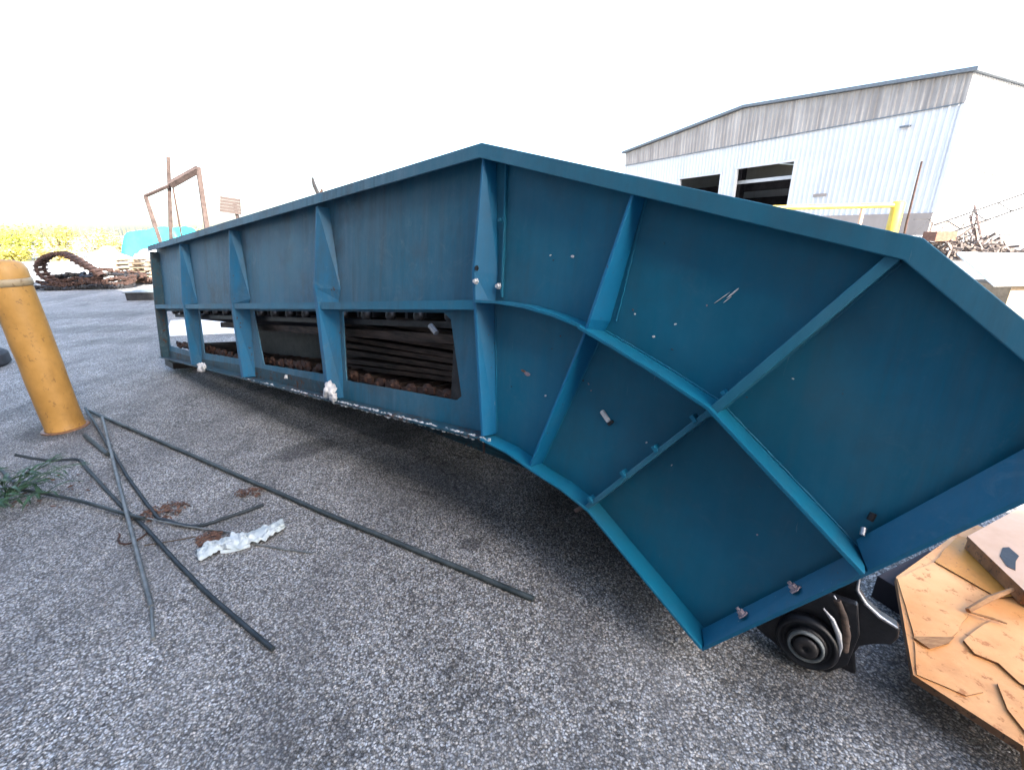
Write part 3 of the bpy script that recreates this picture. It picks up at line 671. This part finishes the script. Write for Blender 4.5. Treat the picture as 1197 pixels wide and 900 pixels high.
# dead leaf litter
def litter(x, y, rx, ry, n, seed, label):
    rr = random.Random(seed); b = MB()
    for i in range(n):
        a = rr.random() * 6.28; q = math.sqrt(rr.random()); cx = x + math.cos(a) * rx * q; cy = y + math.sin(a) * ry * q; z = rr.uniform(.004, .03) * (1 - q * .6)
        s_ = rr.uniform(.008, .024); e = Matrix.Translation((cx, cy, z)) @ Matrix.Rotation(rr.random() * 6.28, 4, 'Z') @ Matrix.Rotation(rr.uniform(-.7, .7), 4, 'X')
        b.add([e @ Vector(p) for p in ((-s_, 0, 0), (0, -s_ * .4, .003), (s_, 0, .006), (0, s_ * .4, .003))], [(0, 1, 2, 3)])
    tag(b.build('dead_leaves', MAT['leafbrown']), label, 'dead leaves', kind='stuff')
litter(-2.13, 2.31, .13, .10, 150, 1, 'brown dead leaves heaped where the rods cross')
litter(-1.69, 2.05, .07, .07, 90, 2, 'dark brown leaf litter left of the white rag')
litter(-1.72, 2.50, .10, .05, 70, 3, 'reddish dead leaves under the longest pipe')
litter(-3.1, 2.5, .35, .3, 60, 4, 'scattered dead leaves around the weeds')

# weeds
weed = empty('weed', (-3.24, 2.30, 0), 'dark green weed with long narrow leaves at the left edge', 'weed')
lb = MB(); vs = []
for i in range(8):
    u = i / 7; wd = .010 * math.sin(.15 + u * 2.9) ; z = .03 * math.sin(u * 2.6) - .03 * u * u
    vs += [(u * .16, -wd, z + .003), (u * .16, 0, z), (u * .16, wd, z + .003)]
lb.add(vs, [(i * 3 + j, i * 3 + j + 1, (i + 1) * 3 + j + 1, (i + 1) * 3 + j) for i in range(7) for j in range(2)], True)
lm = lb.mesh('leaf', MAT['leaf'])
for k in range(22):
    a = random.uniform(-1.6, 1.7); L = random.uniform(.16, .42); hgt = random.uniform(.06, .24); ox = random.uniform(-.22, .02); oy = random.uniform(-.22, .25)
    P = [Vector((ox, oy, 0)), Vector((ox + math.cos(a) * L * .35, oy + math.sin(a) * L * .35, hgt * .8)), Vector((ox + math.cos(a) * L, oy + math.sin(a) * L, hgt))]
    pts = [P[0] * (1 - t) ** 2 + P[1] * 2 * t * (1 - t) + P[2] * t * t for t in [i / 6 for i in range(7)]]
    MB().tube(pts, [.004, .004, .0035, .003, .003, .0025, .002], 5).build('stem', MAT['stem'], weed)
    for j in range(9):
        t = .25 + j * .09; q = pts[min(6, int(t * 6))]
        sc = random.uniform(.5, 1.15)
        mt = Matrix.Translation(q) @ Matrix.Rotation(a + random.choice((-1, 1)) * random.uniform(.2, 1.3), 4, 'Z') @ Matrix.Rotation(random.uniform(-.5, .35), 4, 'Y') @ Matrix.Rotation(random.uniform(-.5, .5), 4, 'X') @ Matrix.Scale(sc, 4)
        link_mesh('leaf', lm, weed, mt)
# the long thin frond that reaches over the bent rod
P = [Vector(p) for p in ((0.0, .15, .03), (.10, .26, .09), (.16, .40, .12), (.20, .46, .10))]
MB().tube(P, [.004, .003, .003, .002], 5).build('stem', MAT['stem'], weed)
for j in range(8):
    q = P[1].lerp(P[3], j / 7); link_mesh('leaf', lm, weed, Matrix.Translation(q) @ Matrix.Rotation(random.uniform(-.9, 1.6), 4, 'Z') @ Matrix.Rotation(random.uniform(-.1, .4), 4, 'Y') @ Matrix.Scale(random.uniform(.4, .7), 4))

# tyre at the left edge beyond the bollard
ty = empty('old_tyre', (-7.05, 5.55, 0), 'dark worn tyre lying flat at the left edge beyond the bollard', 'tyre')
MB().lathe([(.20, .03), (.24, .0), (.36, .0), (.40, .04), (.40, .16), (.36, .20), (.24, .20), (.20, .17), (.20, .03)], 32).build('tyre_ring', MAT['rubber'], ty, .004)
MB().lathe([(.0, .08), (.19, .08), (.19, .12), (0, .12)], 24).build('rim', MAT['rust'], ty)

# ------------------------------------------------------------------ chain heap at the back left
def link_unit():
    b = MB(); b.box(-.075, .075, -.16, -.12, -.045, .045); b.box(-.075, .075, .12, .16, -.045, .045); b.box(-.055, .055, -.13, .13, -.06, -.02)
    b.box(-.02, .02, -.24, .24, -.025, .04); return b
LU = link_unit()
def chain(name, path, label, m='rust', step=.15, yaw=None, scale=1.0, tw=0.0, seed=0):
    rr = random.Random(seed); P = [Vector(p) for p in path]; b = MB(); dist = 0; i = 0; acc = 0
    for i in range(len(P) - 1):
        d = P[i + 1] - P[i]; L = d.length; d.normalize()
        side = Vector((0, 0, 1)).cross(d)
        if yaw is not None: side = Vector(yaw)
        side = (side - d * side.dot(d)).normalized(); upv = d.cross(side)
        Rm = Matrix((d, side, upv)).transposed().to_4x4()
        while acc < L:
            mt = Matrix.Translation(P[i] + d * acc) @ Rm @ Matrix.Rotation(rr.uniform(-tw, tw), 4, 'X') @ Matrix.Rotation(rr.uniform(-tw, tw), 4, 'Y') @ Matrix.Scale(scale, 4)
            b.add([mt @ Vector(v) for v in LU.v], LU.f); acc += step * scale
        acc -= L
    return tag(b.build(name, MAT[m]), label, 'chain', None)
# upright loop: flattened ring
ring = []
for k in range(41):
    t = 2 * math.pi * k / 40
    x = -.82 * math.cos(t); z = .62 + .48 * math.sin(t)
    if x > 0: z = .62 + (.48 - .30 * x / .82) * math.sin(t) - .22 * (x / .82)
    ring.append((-13.95 + x, 14.6 + .12 * x, z))
chain('track_loop', ring, 'upright rusty track loop standing on the chain heap at far left', yaw=(.1, -1, 0), step=.14)
lab = ['lowest front strand of rusty chain in the far left heap', 'second strand of rusty chain from the front in the far left heap', 'rusty chain strand lying under the upright track loop', 'rusty chain strand at the back of the far left heap', 'topmost rusty chain strand sloping down right of the track loop', 'rusty chain strand curling at the right end of the heap', 'dark chain strand spread at the left end of the heap']
mats = ['dark_steel', 'rust', 'rust', 'dark_steel', 'rust', 'rust', 'dark_steel']
rr = random.Random(3)
for k in range(7):
    y0 = 14.35 + k * .22; z0 = .07 + (.10 * k if k < 4 else .12 * (8 - k) * .8); x0 = -15.1 + .12 * k; x1 = -12.0 - .08 * k
    if k == 4: x0, x1, z0 = -13.3, -12.1, .50
    if k == 5: x0, x1, z0 = -12.9, -11.9, .30
    if k == 6: x0, x1, z0 = -15.6, -14.2, .14
    pth = [(x0 + (x1 - x0) * i / 14, y0 + .10 * math.sin(i * 1.1 + k), z0 + .05 * math.sin(i * .8 + 2 * k) + (-.2 * (i / 14) if k in (4, 5) else 0)) for i in range(15)]
    pth = [(a, b_, max(.06, c)) for a, b_, c in pth]
    chain('scrap_chain', pth, lab[k], mats[k], seed=k, tw=.25)
# white bags behind the heap
def blob(name, loc, size, m, label, cat, seed=1, group=None, amp=.25):
    from mathutils import noise
    bm = bmesh.new(); bmesh.ops.create_icosphere(bm, subdivisions=4, radius=1)
    for v in bm.verts:
        d = 1 + amp * noise.noise(v.co * 1.6 + Vector((seed, 0, 0))) + amp * .4 * noise.noise(v.co * 5 + Vector((0, seed, 0)))
        v.co = Vector((v.co.x * size[0] * d, v.co.y * size[1] * d, max(-.45, v.co.z) * size[2] * d + size[2] * .45))
    me = bpy.data.meshes.new(name); bm.to_mesh(me); bm.free(); me.materials.append(MAT[m])
    for p in me.polygons: p.use_smooth = True
    o = link_mesh(name, me); o.location = loc; return tag(o, label, cat, group)
blob('white_bag', (-15.2, 17.6, 0), (.9, .6, .75), 'bright_sheet', 'large white bulk bag behind the track loop', 'bag', 1)
blob('white_bag', (-13.9, 18.0, 0), (.8, .6, .7), 'bright_sheet', 'white bulk bag left of the stacked pallets', 'bag', 4)

# pallets
pal = MB()
for j in range(5): pal.box(-.55, .55, -.5 + j * .23, -.5 + j * .23 + .12, .10, .125)
def pallet(loc, rz, label):
    e = empty('pallet', loc, label, 'pallet', 'stacked pallets at the back left', rz)
    for j in range(5): b = MB(); b.box(-.55, .55, -.5 + j * .23, -.39 + j * .23, .105, .125); b.build('board', MAT['pallet'], e)
    for j in range(3): b = MB(); b.box(-.55 + j * .5, -.45 + j * .5, -.5, .53, .02, .104); b.build('runner', MAT['pallet'], e)
for k in range(6): pallet((-12.95 + .03 * (k % 2), 16.2, .14 * k), .1 * (k % 3), ['lowest', 'second lowest', 'third from the bottom', 'third from the top', 'second from the top', 'topmost'][k] + ' pallet of the stack behind the conveyor tail')
# dark steel box beside the tail
db = empty('steel_box', (-9.55, 11.9, 0), 'low dark steel box on the ground just beyond the conveyor tail', 'box')
MB().box(-.35, .45, -.3, .3, 0, .19).build('body', MAT['dark_steel'], db, .01); MB().box(-.38, .48, -.33, .33, .192, .215).build('lid', MAT['rod_pale'], db, .004)

# white slab added in place of the bright ground behind the tail
MBs = MB(); pts_ = [(-6.62, 8.62), (-4.12, 9.05), (-3.55, 7.25), (-4.8, 7.32), (-5.72, 7.22)]
MBs.prism(pts_, .006, .014, axis='z')
tag(MBs.build('sheet_and_bright_ground', MAT['bright_sheet']), 'flat white slab standing in for bright ground seen through the tail openings of the blue frame', 'sheet')
# cyan tarpaulin covered container
tp = empty('tarp_covered_skip', (-15.2, 20.6, 0), 'bright cyan tarpaulin tied over a low skip at the back left', 'skip')
MB().box(-1.3, 1.3, -.7, .7, 0, .78).build('body', MAT['bright_sheet'], tp, .02)
from mathutils import noise as nz_
tb = MB(); NUu, NVv = 28, 16; vv = []
for i in range(NUu + 1):
    for j in range(NVv + 1):
        u = i / NUu * 2 - 1; v = j / NVv * 2 - 1
        e_ = max(abs(u), abs(v)); z = 1.78 + .14 * u + .10 * nz_.noise(Vector((u * 2.5, v * 2.5, 3))) - (max(0, e_ - .72) / .28) ** 1.6 * 1.0
        vv.append((u * 1.38 + .03 * nz_.noise(Vector((u * 5, v * 5, 9))), v * .86, z))
tb.add(vv, [(i * (NVv + 1) + j, i * (NVv + 1) + j + 1, (i + 1) * (NVv + 1) + j + 1, (i + 1) * (NVv + 1) + j) for i in range(NUu) for j in range(NVv)], True)
tb.build('tarpaulin', MAT['cyan'], tp)

# rusty steel frame beyond the tail
fr = empty('scrap_gantry', (-6.6, 9.5, 0), 'tall rusty goal shaped steel frame with leaning posts behind the conveyor tail', 'steel frame')
def bar(p0, p1, w_, name='bar', m='rust_pale', parent=fr, base=Vector((-6.6, 9.5, 0))):
    return MB().tube([Vector(p0) - base, Vector(p1) - base], w_, 4, True, False).build(name, MAT[m], parent)
bar((-6.98, 9.5, 0), (-7.111, 9.5, 2.30), .045, 'post')
bar((-7.25, 9.58, 0), (-6.527, 9.58, 2.997), .042, 'post')
bar((-7.13, 9.5, 2.30), (-6.546, 9.5, 2.50), .035, 'top_bar')
bar((-6.56, 9.5, 2.50), (-5.95, 9.5, 2.763), .075, 'top_bar')
bar((-5.95, 9.5, 2.80), (-6.22, 9.5, 0), .055, 'post')
bar((-6.542, 9.52, 2.473), (-6.75, 9.52, 0), .018, 'rod', 'rust')
# brown board on a post, and a hooked bar further right
sb = empty('board_on_post', (-6.98, 12, 0), 'small brown slatted board on a post behind the conveyor', 'board')
for k in range(5): MB().box(-.255 + .008 * k, .255 - .0 * k, -.02, .02, 2.03 + k * .075, 2.10 + k * .075, Matrix.Rotation(.16, 4, 'Y') @ Matrix.Translation((-.32, 0, .0))).build('board', MAT['brown_board'], sb)
MB().box(.10, .16, .022, .08, 0, 2.3).build('post', MAT['rust_pale'], sb)
hk = empty('hooked_bar', (-3.12, 8, 0), 'dark hooked steel bar poking up behind the conveyor between tail and peak', 'steel bar')
MB().tube([(0, 0, 0), (-.01, 0, 2.15), (-.06, 0, 2.30), (-.072, 0, 2.42)], [.03, .035, .035, .02], 6, True, False).build('bar', MAT['dark_steel'], hk)
MB().tube([(.0, 0, 2.12), (.06, 0, 2.24)], [.03, .02], 6, True, False).build('hook', MAT['rust'], hk)

# ------------------------------------------------------------------ shrubs at the back left
def shrub(x, y, w_, hgt, m, label, seed, cat='shrub'):
    rr = random.Random(seed); e = empty('shrub', (x, y, 0), label, cat, 'sunlit shrubs along the far left edge of the yard')
    t = MB()
    for k in range(5):
        a = rr.random() * 6.28; r_ = rr.uniform(.1, .5) * w_
        t.tube([(rr.uniform(-.1, .1), rr.uniform(-.1, .1), 0), (math.cos(a) * r_ * .5, math.sin(a) * r_ * .5, hgt * .45), (math.cos(a) * r_, math.sin(a) * r_, hgt * .85)], [.05, .035, .015], 5)
    t.build('trunk', MAT['bark'], e)
    b = MB(); lobes = [(rr.uniform(-.75, .75) * w_, rr.uniform(-.4, .4) * w_, hgt * rr.uniform(.15, .85), rr.uniform(.25, .5) * w_) for _ in range(16)]
    for lx, ly, lz, lr in lobes:
        for i in range(110):
            d = Vector((rr.gauss(0, 1), rr.gauss(0, 1), rr.gauss(0, .8))).normalized() * lr * rr.uniform(.55, 1.1)
            p = Vector((lx, ly, lz)) + d; p.z = max(.02, p.z * 1.0)
            if p.z > hgt * rr.uniform(.92, 1.12): continue
            s_ = rr.uniform(.05, .12); q = Matrix.Translation(p) @ Matrix.Rotation(rr.random() * 6.28, 4, 'Z') @ Matrix.Rotation(rr.uniform(-1.2, 1.2), 4, 'X')
            b.add([q @ Vector(v) for v in ((-s_, 0, 0), (0, -s_ * .5, 0), (s_, 0, 0), (0, s_ * .5, 0))], [(0, 1, 2, 3)])
    for i in range(70):      # stray upright shoots
        px, py = rr.uniform(-.9, .9) * w_, rr.uniform(-.5, .5) * w_; z1 = hgt * rr.uniform(.85, 1.3)
        b.add([(px - .012, py, hgt * .5), (px + .012, py, hgt * .5), (px + rr.uniform(-.1, .1), py, z1)], [(0, 1, 2)])
    b.build('crown', MAT[m], e)
desc = ['yellow green shrub at the very left edge, behind the bollard', 'broad yellow shrub second from the left edge', 'yellow green shrub rising left of the track loop', 'tall yellow shrub straight behind the track loop', 'straw coloured shrub right of the track loop', 'sparse pale shrub left of the cyan tarpaulin', 'green yellow shrub behind the cyan tarpaulin', 'low straw shrub behind the rusty frame', 'low pale shrub right of the rusty frame']
for k in range(9):
    f = k / 8; x = -40.5 + 19.5 * f; y = 34.5 + .6 * math.sin(k * 2)
    shrub(x, y, 1.75, [2.75, 2.5, 2.4, 2.45, 2.1, 1.75, 1.9, 2.0, 2.1][k], ['fol1', 'fol1', 'fol3', 'fol1', 'fol2', 'fol2', 'fol1', 'fol2', 'fol2'][k], desc[k], k + 20)
# second, nearer low tufts
for k in range(3):
    shrub(-37.5 + k * 3.1, 32.2, 1.1, [1.3, 1.0, .8][k], ['fol3', 'fol1', 'fol2'][k], ['low green tuft in front of the shrubs at far left', 'low yellow tuft in front of the shrubs behind the track loop', 'low straw tuft in front of the shrubs, rightmost of the tufts'][k], k + 60, 'shrub')

# ------------------------------------------------------------------ warehouse
GD = Vector((-.45, .893, 0)).normalized(); SD = Vector((.893, .45, 0)).normalized()
wh = empty('warehouse', (39.954, 44.429, 0), 'big white corrugated warehouse with grey band under the gable roof and open bays', 'building')
wh.matrix_world = Matrix.Translation((39.954, 44.429, 0)) @ Matrix((GD, SD, Vector((0, 0, 1)))).transposed().to_4x4()
# local x along the gable, local y along the long side going away, z up.  the front face looks towards -y
LEN, RX, RZ, EZ = 44.0, 21.9, 14.95, 13.2
def roofz(x): return EZ + (RZ - EZ) * (x / RX) if x < RX else RZ + (12.8 - RZ) * ((x - RX) / (LEN - RX))
bays = [(14.3, 21.9, 2.4, 8.05), (24.35, 31.5, 2.4, 7.72)]
PITCH = 0.55
def corr(x0, x1, z0f, z1f, m, name, y=0.0, amp=.07, axis='x'):
    vs = []; fs = []; x = x0; k = 0; cols = []
    while x < x1 - 1e-6:
        for dx, dy in ((0, 0), (.30, 0), (.36, -amp), (.49, -amp)):
            xx = min(x1, x + dx * PITCH / .55)
            cols.append((xx, y + dy))
        x += PITCH
    cols.append((x1, y))
    for xx, yy in cols:
        a, b = z0f(xx), z1f(xx)
        vs += [(xx, yy, a), (xx, yy, b)] if axis == 'x' else [(yy, xx, a), (yy, xx, b)]
    for i in range(len(cols) - 1):
        if cols[i + 1][0] - cols[i][0] < 1e-5: continue
        fs.append((2 * i, 2 * i + 2, 2 * i + 3, 2 * i + 1))
    o = MB().add(vs, fs).build(name, MAT[m], wh); return o
corr(0.0, 14.3, lambda x: 2.0, lambda x: 10.93, 'sheet_white', 'wall_sheet')
corr(14.3, 21.9, lambda x: 8.05, lambda x: 10.93, 'sheet_white', 'wall_sheet')
corr(21.9, 24.35, lambda x: 2.0, lambda x: 10.93, 'sheet_white', 'wall_sheet')
corr(24.35, 31.5, lambda x: 7.72, lambda x: 10.93, 'sheet_white', 'wall_sheet')
corr(31.5, 44.0, lambda x: 2.0, lambda x: 10.93, 'sheet_white', 'wall_sheet')
corr(0.0, 44.0, lambda x: 10.94, roofz, 'sheet_grey', 'gable_band', -.09, .08)
corr(0.0, 60.0, lambda x: 1.2, lambda x: EZ, 'sheet_white', 'side_wall', .0, .07, 'y')
for a_, b_ in ((.02, 14.3), (21.9, 24.35), (31.5, 44)): MB().box(a_, b_, -.10, .2, 0, 2.0).build('plinth', MAT['plinth'], wh)
MB().box(-.14, .16, -.12, .12, 2.01, 10.9).build('corner_flashing', MAT['sheet_white'], wh)
MB().box(-.14, .10, -.17, -.03, 10.95, 13.1).build('corner_flashing', MAT['sheet_grey'], wh)
MB().box(.1, 43.9, -.19, -.10, 10.88, 10.97).build('drip_flashing', MAT['galv'], wh)
MB().box(-.1, .015, .21, 60, 0, 1.2).build('plinth', MAT['plinth'], wh)
for a, b_, c, d in bays:
    f = MB(); f.box(a - .25, a, -.14, .3, 2.0, d + .25); f.box(b_, b_ + .25, -.14, .3, 2.0, d + .25); f.box(a, b_, -.14, .3, d, d + .25); f.build('bay_frame', MAT['sheet_white'], wh)
# roof slabs, fascia
for (xa, za, xb, zb) in ((-.5, EZ + .02 - .04, RX, RZ + .06), (RX + .002, RZ + .06, LEN + .5, 12.83)):
    b = MB(); b.add([(xa, -.6, za), (xb, -.6, zb), (xb, 60, zb), (xa, 60, za), (xa, -.6, za + .30), (xb, -.6, zb + .30), (xb, 60, zb + .30), (xa, 60, za + .30)], [(0, 3, 2, 1), (4, 5, 6, 7), (0, 1, 5, 4), (1, 2, 6, 5), (2, 3, 7, 6), (3, 0, 4, 7)]); b.build('roof', MAT['galv'], wh)
MB().box(LEN - .1, LEN, .3, 60, 0, 12.7).build('side_wall', MAT['sheet_white'], wh)
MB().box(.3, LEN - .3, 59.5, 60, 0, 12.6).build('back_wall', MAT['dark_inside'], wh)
# inside the bays: crane beams, a column, a white streak for light from the far side
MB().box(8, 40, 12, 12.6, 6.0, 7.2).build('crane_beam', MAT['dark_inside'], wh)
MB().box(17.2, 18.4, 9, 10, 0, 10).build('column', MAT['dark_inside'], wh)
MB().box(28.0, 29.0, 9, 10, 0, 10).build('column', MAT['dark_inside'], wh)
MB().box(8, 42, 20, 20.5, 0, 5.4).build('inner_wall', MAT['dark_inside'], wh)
# white bar painted as the streak of light showing through the hall
MB().box(9, 24, 1.6, 2.0, 6.35, 6.75).build('light_streak', MAT['sheet_white'], wh)
MB().box(10.0, 11.4, -.16, -.095, 4.05, 4.35).build('wall_plate', MAT['plinth'], wh)
MB().box(3.5, 4.3, -.45, -.10, 9.72, 9.86).build('wall_lamp', MAT['galv'], wh)
MB().tube([(0.0 - .12, 6, 7.2), (-.12, 6, 5.8), (-.12, 12, 5.4)], .06, 6).build('downpipe', MAT['plinth'], wh)

# ------------------------------------------------------------------ yellow guard barrier
gb = empty('guard_barrier', (10.66, 13, 0), 'yellow guard post with thick cross bar in front of the warehouse', 'barrier')
MB().lathe([(0, 0), (.15, 0), (.15, 1.98), (.12, 2.03), (0, 2.05)], 20).build('post', MAT['yellow'], gb)
MB().tube([(-.14, 0, 1.93), (-4.6, .0, 1.93)], .065, 10).build('bar', MAT['yellow'], gb)
MB().lathe([(0, 0), (.11, 0), (.11, 1.9), (0, 1.93)], 16, Matrix.Translation((-4.7, 0, 0))).build('post', MAT['yellow'], gb)
MB().tube([(-.95, .0, 0), (-.95, .0, 1.86)], .05, 8).build('strut', MAT['cream'], gb)
lp = empty('leaning_bar', (11.05, 12.78, 0), 'thin dark rusty bar leaning against the yellow guard post', 'bar')
MB().tube([(-.12, 0, 0), (-.22, 0, 1.45), (-.24, 0, 2.98)], [.032, .03, .022], 6).build('bar', MAT['rust'], lp)

# ------------------------------------------------------------------ scrap heap and truss at right
def truss(name, base, rz, tilt, L, label, m='dark_steel', H=.55, seed=0):
    e = empty(name, base, label, 'truss', 'scrap steel trusses in the right hand heap', rz); e.rotation_euler = (0, tilt, rz)
    MB().box(0, L, -.03, .03, 0, .05).build('chord', MAT[m], e); MB().box(0, L, -.03, .03, H, H + .05).build('chord', MAT[m], e)
    k = 0; x = .02
    while x + H < L:
        a, b_ = ((x, 0, .05), (x + H, 0, H)) if k % 2 == 0 else ((x, 0, H), (x + H, 0, .05))
        MB().tube([a, b_], .022, 4, True, False).build('web_bar', MAT[m], e); x += H; k += 1
    return e
truss('steel_truss', (17.6, 19.2, .75), .1, -.30, 4.2, 'dark steel truss sloping up to the right on top of the scrap heap', seed=1)
truss('steel_truss', (16.5, 18.6, .25), .0, .06, 3.6, 'rusty steel truss lying low along the front of the scrap heap', 'rust', .4)
truss('steel_truss', (18.6, 18.2, .1), 1.0, -.5, 3.2, 'pale rusty truss leaning out of the right end of the heap', 'rust_pale', .45)
truss('steel_truss', (31.0, 36.0, 0.15), .1, 0, 12.0, 'long low steel truss far behind the scrap heap beside the warehouse corner', 'dark_steel', 1.3)
from mathutils import noise
hp = MB(); rr = random.Random(11)
for i in range(330):
    a = rr.random() * 6.28; q = math.sqrt(rr.random()); x = 18.3 + math.cos(a) * 2.3 * q; y = 18.5 + math.sin(a) * 1.2 * q; z = rr.uniform(.02, 1.15) * (1 - q * .75)
    L = rr.uniform(.15, .8); mt = Matrix.Translation((x, y, z)) @ Matrix.Rotation(rr.random() * 6.28, 4, 'Z') @ Matrix.Rotation(rr.uniform(-.9, .9), 4, 'Y')
    hp.box(-L / 2, L / 2, -.03, .03, -.02, .02 + rr.random() * .05, mt)
tag(hp.build('scrap_heap', simple('mixed_scrap_steel', (.06, .05, .045, 1), (.26, .21, .18, 1), 3, .85)), 'tangled heap of rusty scrap bars at the right edge', 'scrap heap', kind='stuff')
MB_p = MB().box(-.45, .35, -.3, .3, 0, .35)
tag(MB_p.build('rusty_block', simple('orange_rust', (.12, .055, .035, 1), (.24, .12, .08, 1), 9, .9)), 'orange rusty steel block on the left end of the scrap heap', 'steel block').location = (16.9, 18.2, .72)
# pale sheeted stack in front of it
wt = empty('sheeted_stack', (8.6, 7.4, 0), 'bright white sheet sloping over a stack behind the conveyor at right edge', 'sheeted stack')
MB().add([(-1.15, -.5, .62), (1.2, -.5, .60), (1.2, .6, .95), (-.8, .6, 1.02), (-1.15, -.5, .58), (1.2, -.5, .56), (1.2, .6, .91), (-.8, .6, .98)], [(0, 1, 2, 3), (4, 7, 6, 5), (0, 4, 5, 1), (1, 5, 6, 2), (2, 6, 7, 3), (3, 7, 4, 0)]).build('sheet', MAT['bright_sheet'], wt)
MB().box(-.75, 1.1, -.4, .5, 0, .56).build('stack', MAT['pallet'], wt)
